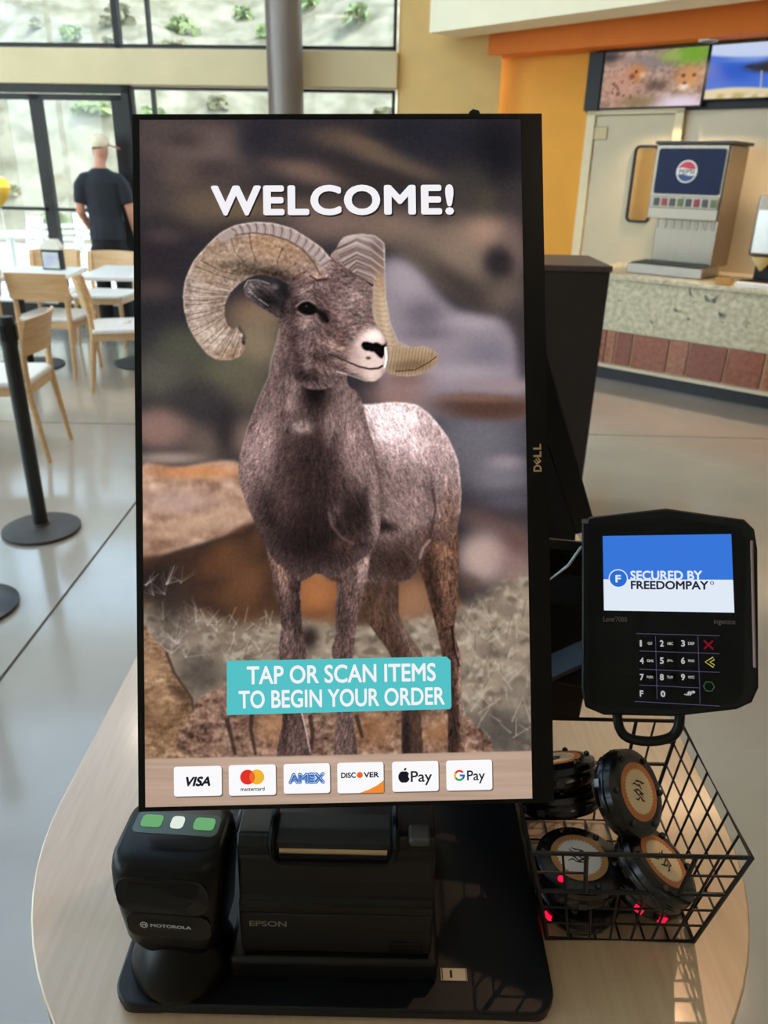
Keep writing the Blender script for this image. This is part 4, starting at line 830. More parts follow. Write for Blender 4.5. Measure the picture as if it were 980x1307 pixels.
    m = poly(ear); over(m, (92, 82, 82)); B(345, 384, 22, 12, (24, 20, 22), .95, 25, clip=m); B(320, 370, 6, 8, (138, 126, 126), .6, clip=m); B(355, 398, 10, 8, (60, 48, 46), .7, clip=m); stroke([(318, 372), (328, 380), (342, 390)], 1.4, .8, (150, 138, 136), .6, soft=1.5); B(353, 366, 5, 3, (150, 150, 158), .7, 40); B(360, 372, 10, 14, (26, 22, 24), .8); fur(m, 500, 8, lambda x, y: .5+0*x, [(30, 24, 26), (160, 148, 146)], .4); stroke([(312, 366), (316, 358), (328, 357), (344, 362)], .9, .7, (168, 154, 150), .6)
    # crown tuft between the horns
    m = poly([(412, 346), (420, 336), (428, 330), (438, 338), (440, 350), (432, 360), (416, 360)], 2); over(m*.6, (112, 94, 92)); fur(m, 700, 6, lambda x, y: 1.2+np.sin(x*.6)*.8, [(58, 44, 44), (178, 160, 154)], .5)
    img += (noise(.8)*1.6)[..., None]
    allm = np.clip(sum(poly(q, .7) for q in (hl, body, lf, rf, chest, head)), 0, 1)
    lum = img.mean(-1, keepdims=True); k = np.clip(blur(lum[..., 0], 2), 1, 255)[..., None]/112.
    img = img*(1-allm[..., None]*(1-np.clip(.97*k**.5, .45, 1.3)*np.array([1.035, .98, .972])))
    hm = np.clip(allm+poly(hn)+poly(hr)+poly(ear), 0, 1)[..., None]
    img = img+hm*.55*(img-blur(img, 1.6))
    # strip along the bottom that carries the payment cards
    slope = (yy-(968.7-(xx-182)*.0204))
    m = np.clip(slope+.5, 0, 1); over(m, (176, 152, 134)); img += (m*(noise(30, 1.2)*4))[..., None]
    o = np.clip(img, 0, 255)/255.
    return np.clip(o**1.03*1.07, 0, 1)

# ------------------------------------------------------------------ kiosk table (racetrack top)
WOODT = mat('pale plywood laminate', (196, 168, 134), .3, coat=.8, var=.06, scale=6, stretch=(30, 2, 2), bump=.03, bscale=300, col2=(207, 180, 148))
EDGE = mat('plywood edge', (150, 108, 74), .6, var=.15, scale=20)
def race(cx, r, ya, yb, n=40): return [(cx+r*math.cos(a), yb+r*math.sin(a)) for a in np.linspace(0, PI, n)]+[(cx+r*math.cos(a), ya+r*math.sin(a)) for a in np.linspace(PI, 2*PI, n)]
tb = thing('kiosk_table', 'pale wood table with rounded ends carrying the ordering kiosks', 'table', (.014, .95, 0))
obj('tabletop', prism(B(), race(0, .345, -.342, .45), ZT-.006, ZT), WOODT, tb, .002)
obj('edge_band', prism(B(), race(0, .344, -.342, .45), ZT-.034, ZT-.006), EDGE, tb, .002)
for y in (-.25, .35):
    obj('pedestal', lathe(B(), [(0, .02), (.05, .02), (.05, ZT-.05), (.16, ZT-.045), (.16, ZT-.034), (0, ZT-.034)], 24, Matrix.Translation((0, y, 0))), POSTM, tb, smooth=True)
    obj('foot', lathe(B(), [(0, 0), (.26, 0), (.26, .012), (.06, .03), (0, .03)], 36, Matrix.Translation((0, y, 0))), POSTM, tb, smooth=True)
# ------------------------------------------------------------------ the ordering kiosk: stand, base plate, portrait display
corners = [(170, 145), (694, 144), (706, 1025), (174, 1037)]
D = [ray(*p) for p in corners]; w = np.linalg.svd(np.array([D[0], -D[1], D[2], -D[3]]).T)[2][-1]; w = w/w[0]
P = [D[i]*w[i] for i in range(4)]; sc_ = .526/np.linalg.norm(P[3]-P[0]); P = [CAM+p*sc_ for p in P]
e1 = (P[1]-P[0])+(P[2]-P[3]); e2 = (P[0]-P[3])+(P[1]-P[2])
MK = frame(sum(P)/4, e1, e2); HW = np.linalg.norm(e1)/4; HH = np.linalg.norm(e2)/4
ks = thing('ordering_kiosk', 'self-order kiosk with a tall portrait touch display showing a bighorn ram', 'kiosk', (-.03, .56, ZT))
KI = Matrix.Translation((.03, -.56, -ZT))
def kpart(o, M=None):
    o.matrix_basis = KI @ (M if M is not None else Matrix.Identity(4)); return o
ZB = ZT+.014
kpart(obj('base_plate', prism(B(), rrect(-.2045, .1440, .389, .74, .022, 6), ZT+.004, ZB), NAVY, ks, .002))
for x0, x1 in ((-.2, -.155), (.095, .14)):
    kpart(obj('base_foot', prism(B(), rrect(x0, x1, .392, .735, .012), ZT, ZT+.004), BLACK, ks))
b = B(); box(b, -.065, .005, .69, .715, ZB, 1.34); kpart(obj('stand_post', b, NAVY, ks, .003))
b = B(); box(b, -.055, -.005, .60, .70, 1.30, 1.345); kpart(obj('stand_arm', b, BLACK, ks, .004))
mon = kpart(obj('monitor', prism(B(), rrect(-HW, HW, -HH, HH, .003, 2), -.014, -.0015), BLACK, ks, .0015), MK)
obj('rear_shell', loft(B(), [[(x*k, y*k, z) for x, y in rrect(-HW+.012, HW-.012, -HH+.03, HH-.012, .01, 2)] for k, z in ((1, -.014), (.93, -.03), (.80, -.038))]), BLACK, mon)
# glass front: bezel frame around the lit picture
sx0 = sum(local(MK, *p)[0] for p in ((180, 300), (184, 1000)))/2; sx1 = sum(local(MK, *p)[0] for p in ((668, 300), (678, 1000)))/2
sy1 = local(MK, 430, 152)[1]; sy0 = sum(local(MK, *p)[1] for p in ((184, 1030), (678, 1020)))/2
def rect4(x0, x1, y0, y1): return [(x0, y0), (x1, y0), (x1, y1), (x0, y1)]
obj('bezel', ring(B(), rect4(-HW+.0005, HW-.0005, -HH+.0005, HH-.0005), rect4(sx0, sx1, sy0, sy1), -.0015, 0), GLOSS, mon)
ram = paint_ram()
MKn = np.array(MK)
def ram_uv(co):
    W_ = co @ MKn[:3, :3].T+MKn[:3, 3]; q = W_-CAM; z = q @ C_F
    return 490+F_PX*(q @ C_R)/z-PX0, 653.5-F_PX*(q @ C_U)/z-PY0
picture('display', mon, pic_mat('ram picture', 1.0), ram, ram_uv, sx0, sx1, sy0, sy1, -.0005, 496, 874)
def mrect(px0, px1, py0, py1):
    """photo rectangle (corners taken at its middle lines) -> local rectangle"""
    xm, ym = (px0+px1)/2, (py0+py1)/2
    return local(MK, px0, ym)[0], local(MK, px1, ym)[0], local(MK, xm, py1)[1], local(MK, xm, py0)[1]
def mtext(name, s, m, px0, px1, py0, py1, z=.0001, bold=0., **k): return text(name, s, m, mon, *mrect(px0, px1, py0, py1), z, bold, depth=.0, **k)
SHADE_E = emit('screen dark', (40, 34, 34), 1.)
mtext('headline_shadow', 'WELCOME!', SHADE_E, 270.5, 581, 237.5, 277, .00005, .036, space=1.08)
mtext('headline', 'WELCOME!', WHITE_E, 269, 579, 236, 275, .0002, .036, space=1.08)
q = [local(MK, *p) for p in ((289.5, 912.6), (574, 905), (576, 902), (575, 843), (569.5, 838), (289.5, 843.6))]
obj('prompt_panel', flat(B(), q, .0001), emit('screen teal', (84, 194, 198), 1.), mon)
mtext('prompt_lettering', 'TAP OR SCAN ITEMS', WHITE_E, 315, 556, 848, 871.5, .0004, .02)
mtext('prompt_lettering', 'TO BEGIN YOUR ORDER', WHITE_E, 304.5, 567.5, 879, 902, .0004, .02)
cards = [(222, 283, 978, 1016), (292, 352, 976, 1015), (362, 421, 974.5, 1012.5), (430.5, 489.5, 973, 1012), (500.5, 559.5, 971.5, 1010), (569.5, 628, 970, 1008.5)]
CARD_E = emit('screen card white', (250, 250, 252), 1.); CSH = emit('screen card shade', (120, 102, 92), 1.)
INK = emit('screen ink', (28, 28, 40), 1.); BLU_E = emit('screen card blue', (40, 108, 186), 1.); OR_E = emit('screen orange', (240, 140, 50), 1.); RED_E = emit('screen red', (226, 50, 44), 1.); YEL_E = emit('screen yellow', (240, 180, 50), 1.); MIX_E = emit('screen deep orange', (236, 104, 44), 1.); GRN_E = emit('screen green', (52, 160, 84), 1.)
CB = []
for c in cards:
    r_ = mrect(*c); CB.append(r_)
    obj('payment_tile_shade', flat(B(), rrect(r_[0]+.0006, r_[1]+.0009, r_[2]-.0010, r_[3]-.0006, .002), .0001), CSH, mon)
    obj('payment_tile', flat(B(), rrect(*r_, .002), .0002), CARD_E, mon)
def sub(i, a, b_, c, d):
    x0, x1, y0, y1 = CB[i]; return x0+(x1-x0)*a, x0+(x1-x0)*b_, y0+(y1-y0)*c, y0+(y1-y0)*d
def ctext(i, s, m, a, b_, c, d, bold=.02, z=.0004): return text('payment_lettering', s, m, mon, *sub(i, a, b_, c, d), z, bold, depth=0)
def shear(o, k, y0):
    n = len(o.data.vertices); co = np.empty(n*3, np.float32); o.data.vertices.foreach_get('co', co); co = co.reshape(-1, 3); co[:, 0] += (co[:, 1]-y0)*k; o.data.vertices.foreach_set('co', co.ravel())
t = ctext(0, 'VISA', INK, .20, .76, .33, .66, .045); shear(t, .28, sub(0, 0, 0, .33, 0)[2])
x0, x1, y0, y1 = CB[1]; cx, cy, rr = (x0+x1)/2, y0+(y1-y0)*.60, (y1-y0)*.245
obj('payment_mark', flat(B(), circ(cx-rr*.62, cy, rr), .0004), RED_E, mon); obj('payment_mark', flat(B(), circ(cx+rr*.62, cy, rr), .0005), YEL_E, mon)
ha = math.acos(.62); lens = [(cx-rr*.62+rr*math.cos(a), cy+rr*math.sin(a)) for a in np.linspace(-ha, ha, 12)]+[(cx+rr*.62-rr*math.cos(a), cy+rr*math.sin(a)) for a in np.linspace(ha, -ha, 12)]
obj('payment_mark', flat(B(), lens, .0006), MIX_E, mon); ctext(1, 'mastercard', INK, .25, .76, .15, .27, .02)
x0, x1, y0, y1 = sub(2, .12, .88, .34, .68)
ctext(2, 'AMEX', BLU_E, .10, .90, .32, .70, .10); ctext(2, 'AMEX', CARD_E, .125, .875, .36, .66, .035, .0006); ctext(2, 'AMEX', BLU_E, .135, .865, .375, .645, .02, .0008)
ctext(3, 'DISC', INK, .08, .40, .50, .68, .035); ctext(3, 'VER', INK, .57, .90, .50, .68, .035)
q = sub(3, .41, .56, .49, .69); obj('payment_mark', flat(B(), circ((q[0]+q[1])/2, (q[2]+q[3])/2, (q[3]-q[2])/2), .0004), MIX_E, mon)
x0, x1, y0, y1 = CB[3]; wq, hq = x1-x0, y1-y0
obj('payment_mark', flat(B(), [(x0+wq*.47, y0), (x0+wq*.99, y0), (x1, y0+hq*.04), (x1, y0+hq*.40), (x0+wq*.86, y0+hq*.24), (x0+wq*.68, y0+hq*.11)], .0004), OR_E, mon)
x0, x1, y0, y1 = CB[4]; hq = y1-y0; ax, ay, ar = x0+(x1-x0)*.255, y0+hq*.49, hq*.2
ap = []
for k in range(40):
    a = 2*PI*k/40; rad = ar*(1-.10*math.exp(-((math.degrees(a)-90)/16)**2)-.08*math.exp(-((math.degrees(a)-270)/16)**2)+.05*abs(math.cos(a)))
    p_ = (ax+rad*math.cos(a)*.92, ay+rad*math.sin(a)); dx, dy = p_[0]-(ax+ar*1.22), p_[1]-(ay+ar*.12); dd = math.hypot(dx, dy)
    if dd < ar*.52: p_ = (ax+ar*1.22+dx/dd*ar*.52, ay+ar*.12+dy/dd*ar*.52)
    ap.append(p_)
obj('payment_mark', flat(B(), ap, .0004), INK, mon)
lf_ = [(ax+ar*(.02+.42*t+.10*math.sin(PI*t)), ay+ar*(1.02+.48*t-.10*math.sin(PI*t))) for t in np.linspace(0, 1, 8)]+[(ax+ar*(.02+.42*t-.16*math.sin(PI*t)), ay+ar*(1.02+.48*t+.14*math.sin(PI*t))) for t in np.linspace(1, 0, 8)][1:-1]
obj('payment_mark', flat(B(), lf_, .0004), INK, mon); ctext(4, 'Pay', INK, .40, .86, .20, .68, .012)
x0, x1, y0, y1 = CB[5]; hq = y1-y0; gx, gy, gr = x0+(x1-x0)*.285, y0+hq*.50, hq*.185
def arc(a0, a1, m):
    A = [math.radians(a) for a in np.linspace(a0, a1, 12)]; obj('payment_mark', flat(B(), [(gx+gr*math.cos(a), gy+gr*math.sin(a)) for a in A]+[(gx+gr*.62*math.cos(a), gy+gr*.62*math.sin(a)) for a in A[::-1]], .0004), m, mon)
arc(38, 150, RED_E); arc(150, 212, YEL_E); arc(212, 318, GRN_E); arc(318, 360, BLU_E); obj('payment_mark', flat(B(), rect4(gx+gr*.05, gx+gr*.98, gy-gr*.18, gy+gr*.18), .0005), BLU_E, mon)
ctext(5, 'Pay', INK, .45, .84, .22, .66, .012)
# maker's mark up the right-hand bezel (reads upwards)
MARK = mat('brass coloured print', (196, 160, 112), .5)
lx0, ly0 = local(MK, 691, 602); lx1, ly1 = local(MK, 680, 566)
em = bpy.data.objects.new('maker_mark', None); COL.objects.link(em); em.parent = mon; em.location = (lx0, ly0, .0003); em.rotation_euler = (0, 0, PI/2)
L_, H_ = ly1-ly0, lx0-lx1
def dl(s, a, c, rot=0, sh=0):
    o = text('maker_lettering', s, MARK, em, L_*a, L_*c, 0, H_, 0, .03, depth=0)
    return o
me_ = [dl('D', 0, .24), dl('L', .52, .72), dl('L', .78, .98)]
o = text('maker_lettering', 'E', MARK, em, -L_*.10, L_*.10, -H_*.36, H_*.36, 0, .03, depth=0); o.location = (L_*.38, H_*.5, 0); o.rotation_euler = (0, 0, math.radians(38))
for o in list(em.children): o.matrix_basis = em.matrix_basis @ o.matrix_basis; o.parent = mon
bpy.data.objects.remove(em)
# camera nub on the top edge
nx_ = local(MK, 606, 145)[0]; obj('camera_nub', prism(B(), [(nx_-.0045, HH), (nx_+.0045, HH), (nx_+.0035, HH+.003), (nx_-.001, HH+.0042), (nx_-.004, HH+.002)], -.01, -.002), BLACK, mon)
# numbered tag on the base plate
a, c = onz(563, 1253, ZB), onz(595, 1237, ZB)
nb = kpart(obj('number_tag', bx(a[0], c[0], a[1]+.001, c[1], ZB, ZB+.0008), mat('ivory tag', (206, 190, 164), .5), ks))
TAGK = mat('tag ink', (26, 22, 20), .6); wq, hq = c[0]-a[0], c[1]-a[1]
text('number', '1', TAGK, nb, a[0]+wq*.34, a[0]+wq*.44, a[1]+hq*.26, a[1]+hq*.84, ZB+.0009, .01, depth=0)
obj('tag_rule', flat(B(), rect4(a[0]+wq*.03, a[0]+wq*.07, a[1]+hq*.1, c[1]-hq*.04), ZB+.001), TAGK, nb); obj('tag_rule', flat(B(), rect4(a[0]+wq*.95, a[0]+wq*.98, a[1]+hq*.1, c[1]-hq*.04), ZB+.001), TAGK, nb)
# ------------------------------------------------------------------ receipt printer
PRB = mat('printer charcoal plastic', (13, 12, 12), .5, var=.08, scale=50, bump=.05, bscale=1200, spec=.35)
pr = thing('receipt_printer', 'black receipt printer under the kiosk display', 'printer', (-.03, .52, ZB))
def at_pr(o): o.matrix_basis = Matrix.Translation((.03, -.52, -ZB)) @ o.matrix_basis; return o
x0, x1, YF = -.1055, .0455, .420
at_pr(obj('power_box', bx(x0-.010, x1+.006, YF-.008, .60, ZB, .977), BLACK, pr, .004))
at_pr(obj('body', bx(x0+.001, x1-.001, YF+.002, .60, .977, 1.078), PRB, pr, .003))
at_pr(obj('front_panel', bx(x0, x1, YF-.002, YF+.004, .979, 1.022), PRB, pr, .002))
b = loft(B(), [[(x, y, z) for y, z in ((YF-.004, 1.025), (YF-.004, 1.034), (YF+.001, 1.038), (YF+.004, 1.086), (YF+.010, 1.092), (.59, 1.092), (.59, 1.07), (YF+.02, 1.03))] for x in (x0+.001, x1-.001)]); at_pr(obj('cover', b, mat('printer gloss black', (7, 7, 9), .35, var=.1, spec=.3), pr, .0015))
at_pr(obj('button_window', bx(.012, .038, YF-.0035, YF-.001, .981, .993), GLOSS, pr, .001))
s0, s1 = -.078, .014
path = [(s0, YF+.035, 1.096), (s0, YF+.010, 1.096), (s0, YF+.0005, 1.090), (s0+.001, YF-.001, 1.082), (s0+.006, YF-.002, 1.076), (s1-.006, YF-.002, 1.076), (s1-.001, YF-.001, 1.082), (s1, YF+.0005, 1.090), (s1, YF+.010, 1.096), (s1, YF+.035, 1.096)]
b = B(); tube(b, path, .0028, 8); at_pr(obj('paper_exit_frame', b, GLOSS, pr, smooth=True))
at_pr(obj('paper_exit', bx(s0+.004, s1-.004, YF+.001, YF+.03, 1.080, 1.0935), mat('recess black', (5, 5, 6), .6), pr))
b = B(); tube(b, [(s0+.006, YF+.0015, 1.0855), (s1-.006, YF+.0015, 1.0855)], .0025, 10); at_pr(obj('tear_bar', b, mat('warm tinted tear bar', (190, 160, 120), .3, .8), pr, smooth=True))  # orange reflection on the metal bar is put into its base colour
at_pr(obj('cover_latch', bx(.024, .040, YF+.004, YF+.02, 1.088, 1.0955), mat('grey latch', (58, 57, 58), .5), pr, .002))
em = bpy.data.objects.new('lettering_plane', None); MP = frame((0, YF-.0025, 0), (1, 0, 0), (0, 0, 1))
t = text('maker_lettering', 'EPSON', mat('grey print', (128, 124, 120), .5), pr, -.0975, -.0685, 1.0085, 1.0145, 0, .02); t.matrix_basis = Matrix.Translation((.03, -.52, -ZB)) @ MP
bpy.data.objects.remove(em)
# ------------------------------------------------------------------ hands-free barcode scanner
sn = thing('barcode_scanner', 'black hands-free barcode scanner with green lights on the kiosk base', 'scanner', (-.155, .43, ZB), math.radians(-3))
obj('stand', lathe(B(), [(0, 0), (.041, 0), (.042, .008), (.038, .02), (.028, .034), (.02, .044), (0, .046)], 36), GLOSS, sn, smooth=True)
rings = []
for z, hx, y0, y1, r in ((.028, .024, -.016, .03, .012), (.035, .033, -.022, .034, .016), (.048, .0385, -.026, .037, .017), (.075, .0405, -.028, .039, .017), (.100, .0425, -.029, .042, .017), (.116, .0425, -.028, .043, .018), (.124, .0418, -.025, .042, .018), (.1285, .0395, -.019, .040, .016), (.1298, .035, -.008, .034, .014)):
    rings.append([(x, y, z) for x, y in rrect(-hx, hx, y0, y1, r, 5)])
sb = obj('body', loft(B(), rings), GLOSS, sn, smooth=True, angle=60)
def face_y(z): return np.interp(z, [.048, .075, .100, .116, .124], [-.026, -.028, -.029, -.028, -.0255])
def wpatch(nm, x0, x1, z0, z1, r, m, lift, n=8):
    rows = [[(x, face_y(z)-lift, z) for x, z in rrect(x0, x1, z0, z1, r, 4)]]
    b = B(); b.faces.new([b.verts.new(p) for p in rows[0]]); rr2 = bmesh.ops.extrude_face_region(b, geom=b.faces[:]); bmesh.ops.translate(b, verts=[v for v in rr2['geom'] if isinstance(v, bmesh.types.BMVert)], vec=(0, lift+.001, 0)); return obj(nm, b, m, sn)
SWIN = mat('smoked scan window', (5, 5, 7), .22, spec=.3)
wpatch('scan_window', -.0345, .0345, .0865, .1205, .012, SWIN, .0003)
wpatch('lower_panel', -.030, .034, .058, .085, .009, GLOSS, .0003)
GRN = emit('green light', (120, 190, 128), .8); WHT = emit('white light', (225, 235, 225), 1.)
def top_light(nm, x0, x1, m):
    b = loft(B(), [[(x, y, z) for x, y in rrect(x0, x1, .010+dy, .021+dy, .003, 3)] for z, dy in ((.1285, 0), (.1312, .001))]); o = obj(nm, b, m, sn); return o
obj('light_bar', loft(B(), [[(x, y, z) for x, y in rrect(-.033, .033, .005+dy, .026+dy, .005, 4)] for z, dy in ((.127, -.002), (.1302, .0))]), mat('green tinted lens', (52, 78, 62), .2), sn)
top_light('green_light', -.028, -.012, GRN); top_light('green_light', .013, .029, GRN); top_light('status_light', -.005, .005, WHT)
MS = frame((0, -.0295, 0), (1, 0, 0), (0, 0, 1))
t = text('maker_lettering', 'MOTOROLA', PRINT, sn, -.0115, .0195, .0725, .0757, 0, .03); t.matrix_basis = MS
o = obj('maker_mark', ring(B(), circ(-.0165, .074, .0030, 20), circ(-.0165, .074, .0024, 20), 0, .0003), PRINT, sn); o.matrix_basis = MS
t = text('maker_mark', 'M', PRINT, sn, -.0182, -.0148, .0727, .0753, 0, .04); t.matrix_basis = MS
cb = B(); tube(cb, [(.036, .02, .10), (.044, .03, .12), (.047, .05, .132), (.0485, .09, .13), (.0485, .2, .06), (.048, .28, .004)], .0022, 8); obj('cable', cb, mat('grey cable', (150, 150, 152), .5), sn, smooth=True)
# ------------------------------------------------------------------ card terminal on its bracket
TC = CAM+ray(855, 790)*.655; nrm = -ray(855, 790); nrm /= np.linalg.norm(nrm)
exv = C_R-C_U*.020; exv = exv-nrm*(exv @ nrm); eyv = np.cross(nrm, exv)
MT = frame(TC, exv, eyv)
tm = thing('card_terminal', 'black card payment terminal with blue and white screen on a bracket', 'card terminal', M=MT)
TL = lambda x, y: local(MT, x, y)
outl = [TL(*p) for p in ((741.5, 880), (746, 903), (770, 913), (860, 915), (940, 906), (960, 897), (968.5, 878), (967, 700), (963, 675), (950, 662), (850, 648), (752, 659), (742, 668))]
obj('body', loft(B(), [[(x*k, y*k, z) for x, y in outl] for k, z in ((.93, -.045), (.985, -.035), (1, -.004), (.992, 0))]), BLACK, tm, .0015)
obj('face', prism(B(), [TL(*p) for p in ((752, 890), (758, 900), (860, 906), (938, 898), (948, 885), (952, 688), (940, 672), (850, 660), (758, 670), (750, 682))], 0, .0006), GLOSS, tm)
def trect(px0, px1, py0, py1):
    xm, ym = (px0+px1)/2, (py0+py1)/2
    return TL(px0, ym)[0], TL(px1, ym)[0], TL(xm, py1)[1], TL(xm, py0)[1]
s_ = trect(770, 935, 683, 780.5); x0, x1, y0, y1 = s_; ymid = y0+(y1-y0)*.415
SB, SW = emit('terminal screen blue', (56, 118, 218), 1.0), emit('terminal screen white', (224, 234, 246), 1.0)
obj('display', flat(B(), rect4(x0, x1, y0, y1), .0008), SW, tm); obj('display_band', flat(B(), rect4(x0, x1, ymid, y1), .001), SB, tm)
cx, cy = TL(789, 738.5); cr = .0072
obj('display_badge', flat(B(), circ(cx, cy, cr*1.12, 32), .0012), SW, tm); obj('display_badge', flat(B(), circ(cx, cy, cr, 32), .0013), emit('terminal badge blue', (44, 110, 208), 1.), tm)
def tt(nm, s, m, a, c, d, e, bold=.0, z=.0014): return text(nm, s, m, tm, *trect(a, c, d, e), z, bold, depth=0)
tt('display_lettering', 'F', SW, 785.5, 792.5, 734, 743.5, .03); tt('display_lettering', 'SECURED BY', SW, 804.5, 896, 728.5, 740.5, .028, .0016)
DK = emit('terminal ink', (30, 36, 60), 1.); tt('display_lettering', 'FREEDOMPAY', DK, 805, 904, 741.5, 752.5, .03); tt('display_lettering', 'o', DK, 906, 911, 742, 746.5)
GP = emit('terminal faint print', (90, 84, 78), .6); tt('model_lettering', 'Lane/7000', GP, 770, 800, 787, 793.5, 0); tt('maker_lettering', 'ingenico', GP, 911, 938, 790.5, 798.5, .01)
KW, KL = emit('key legend white', (205, 205, 210), .75), emit('key rule lilac', (96, 88, 128), .6)
for k, (py, a, c) in enumerate(((810, 812, 918), (832.5, 816, 918), (856, 816, 918), (876, 816, 892), (898, 810, 918))):
    q = trect(a, c, py-.45, py+.45); obj('key_rule', flat(B(), rect4(*q), .0012), KL, tm)
for px, a, c in ((837.5, 812, 892), (892, 812, 898)):
    q = trect(px-.4, px+.4, a, c); obj('key_rule', flat(B(), rect4(*q), .0012), KL, tm)
for i, s in enumerate('123456789'):
    px, py = (816.5, 842, 869)[i % 3], (821, 843, 864)[i//3]
    q = trect(px-12 if i % 3 else px-4, px+22, py-10, py+10); obj('key', prism(B(), rrect(q[0]+.0004, q[1], q[2], q[3], .0008), .0006, .001), GLOSS, tm, .0002)
    tt('key_legend', s, KW, px, px+(5 if i else 2.6), py-4, py+4.2, .03)
    if i: tt('key_legend', ('', 'ABC', 'DEF', 'GHI', 'JKL', 'MNO', 'PQRS', 'TUV', 'WXYZ')[i], KW, px+9, px+17, py-1.5, py+2, .02)
    else: tt('key_legend', 'QZ', KW, px+10, px+16, py-1.5, py+2, .02)
tt('key_legend', 'F', KW, 816.5, 821, 881, 889, .03); tt('key_legend', '0', KW, 843, 849, 881.5, 889.5, .04); tt('key_legend', '.,#*', KW, 873, 887, 881, 888, .03)
KR, KY, KG = emit('key red', (120, 24, 34), .8), emit('key yellow', (206, 196, 90), .8), emit('key green', (54, 92, 58), .8)
b = B(); c = TL(904, 823); tube(b, [(c[0]-.0035, c[1]-.0035, .0014), (c[0]+.0035, c[1]+.0035, .0014)], .0008, 6); tube(b, [(c[0]-.0035, c[1]+.0035, .0014), (c[0]+.0035, c[1]-.0035, .0014)], .0008, 6); obj('cancel_mark', b, KR, tm)
b = B(); c = TL(905, 845); tube(b, [(c[0]+.003, c[1]+.0042, .0014), (c[0]-.0032, c[1], .0014), (c[0]+.003, c[1]-.0042, .0014), (c[0]+.0038, c[1]-.002, .0014), (c[0]+.0005, c[1], .0014), (c[0]+.0038, c[1]+.002, .0014)], .0004, 6, True); obj('clear_mark', b, KY, tm)
b = B(); c = TL(904.5, 876); tube(b, [(x, y, .0014) for x, y in circ(c[0], c[1], .0042, 6)], .00045, 6, True); obj('enter_mark', b, KG, tm)
a, c = TL(959, 690), TL(963, 852); b = B(); tube(b, [(a[0], a[1], .0005), (c[0], c[1], .0005)], .0012, 8); obj('stylus_strip', b, mat('pinkish grey strip', (150, 124, 118), .4), tm)
a = TL(743.5, 664); obj('corner_cap', prism(B(), rrect(a[0]-.001, a[0]+.005, a[1]-.003, a[1]+.001, .0012), -.004, .0005), mat('grey corner', (120, 116, 114), .4), tm)
lp = [TL(*p) for p in ((786, 908), (789, 930), (800, 944), (828, 949), (855, 944), (866, 930), (868, 908))]
lq = []
for i in range(len(lp)-1):
    p0, p1, p2, p3 = (np.array(lp[max(0, min(len(lp)-1, i+j))]) for j in (-1, 0, 1, 2))
    lq += [tuple(.5*(2*p1+(p2-p0)*t+(2*p0-5*p1+4*p2-p3)*t*t+(3*p1-p0-3*p2+p3)*t**3)) for t in (0, .25, .5, .75)]
b = B(); tube(b, [(x, y, -.012) for x, y in lq+[lp[-1]]], .0042, 10); obj('bracket_loop', b, BLACK, tm, smooth=True)
IT = MT.inverted()
def tw_(p): return IT @ Vector(p)
b = B(); bar(b, tw_((.215, .655, 1.175)), tw_((.005, .70, 1.175)), .03, .022); obj('bracket_arm', b, BLACK, tm, .002)
b = B(); bar(b, tw_((.225, .67, 1.215)), tw_((.005, .71, 1.215)), .012, .03); obj('bracket_arm', b, BLACK, tm, .002)
b = B(); bar(b, tw_((.215, .625, 1.14)), tw_((.13, .635, 1.08)), .006, .026, (0, -1, .6)); obj('bracket_plate', b, mat('slate bracket plate', (44, 52, 62), .4), tm, .001)
b = B(); bar(b, tw_((.23, .625, 1.095)), tw_((.06, .69, 1.085)), .02, .03); obj('bracket_arm', b, BLACK, tm, .002)
b = B(); c = [tw_(p) for p in ((.04, .70, .988), (.225, .70, .988), (.225, .715, .988), (.04, .715, .988), (.04, .70, 1.20), (.235, .70, 1.20), (.235, .715, 1.20), (.04, .715, 1.20))]; loft(b, [c[:4], c[4:]]); obj('bracket_panel', b, BLACK, tm, .002)
b = B(); tube(b, [tw_(onplane(742, 698, (0, .62, 0), (0, 1, 0))), tw_(onplane(725, 722, (0, .63, 0), (0, 1, 0))), tw_(onplane(700, 741, (0, .65, 0), (0, 1, 0))), tw_((.08, .68, 1.23)), tw_((.01, .69, 1.2))], .0014, 8); obj('cable', b, mat('pale cable', (190, 188, 186), .5), tm, smooth=True)
# ------------------------------------------------------------------ wire basket
RZ = ZT+.118; X0, X1, Y0, Y1 = .1225, .297, .449, .614; bX0, bX1, bY0, bY1 = .150, .277, .463, .598; BZ = ZT+.0025
bk = thing('wire_basket', 'black wire basket holding the paging discs beside the kiosk', 'basket', (.213, .53, ZT))
def wire(nm, pts, r=.0011, closed=False, n=6):
    b = B(); tube(b, [(p[0]-.213, p[1]-.53, p[2]-ZT) for p in pts], r, n, closed); return obj(nm, b, WIRE, bk, smooth=True)
wire('rim', [(X0, Y0, RZ), (X1, Y0, RZ), (X1, Y1, RZ), (X0, Y1, RZ)], .0021, True, 8)
wire('base_frame', [(bX0, bY0, BZ), (bX1, bY0, BZ), (bX1, bY1, BZ), (bX0, bY1, BZ)], .0021, True, 8)
lerp = lambda a, c, t: a+(c-a)*t
def side(u, v, w_):
    """w_ 0 front 1 right 2 back 3 left; u along 0..1, v height 0..1"""
    x0_, x1_, y0_, y1_, z_ = lerp(bX0, X0, v), lerp(bX1, X1, v), lerp(bY0, Y0, v), lerp(bY1, Y1, v), lerp(BZ, RZ, v)
    return {0: (lerp(x0_, x1_, u), y0_, z_), 1: (x1_, lerp(y0_, y1_, u), z_), 2: (lerp(x0_, x1_, u), y1_, z_), 3: (x0_, lerp(y0_, y1_, u), z_)}[w_]
for u, w_ in ((0, 0), (1, 0), (0, 2), (1, 2)): wire('corner_wire', [side(u, 0, w_), side(u, 1, w_)], .0019, n=8)
VB = .58
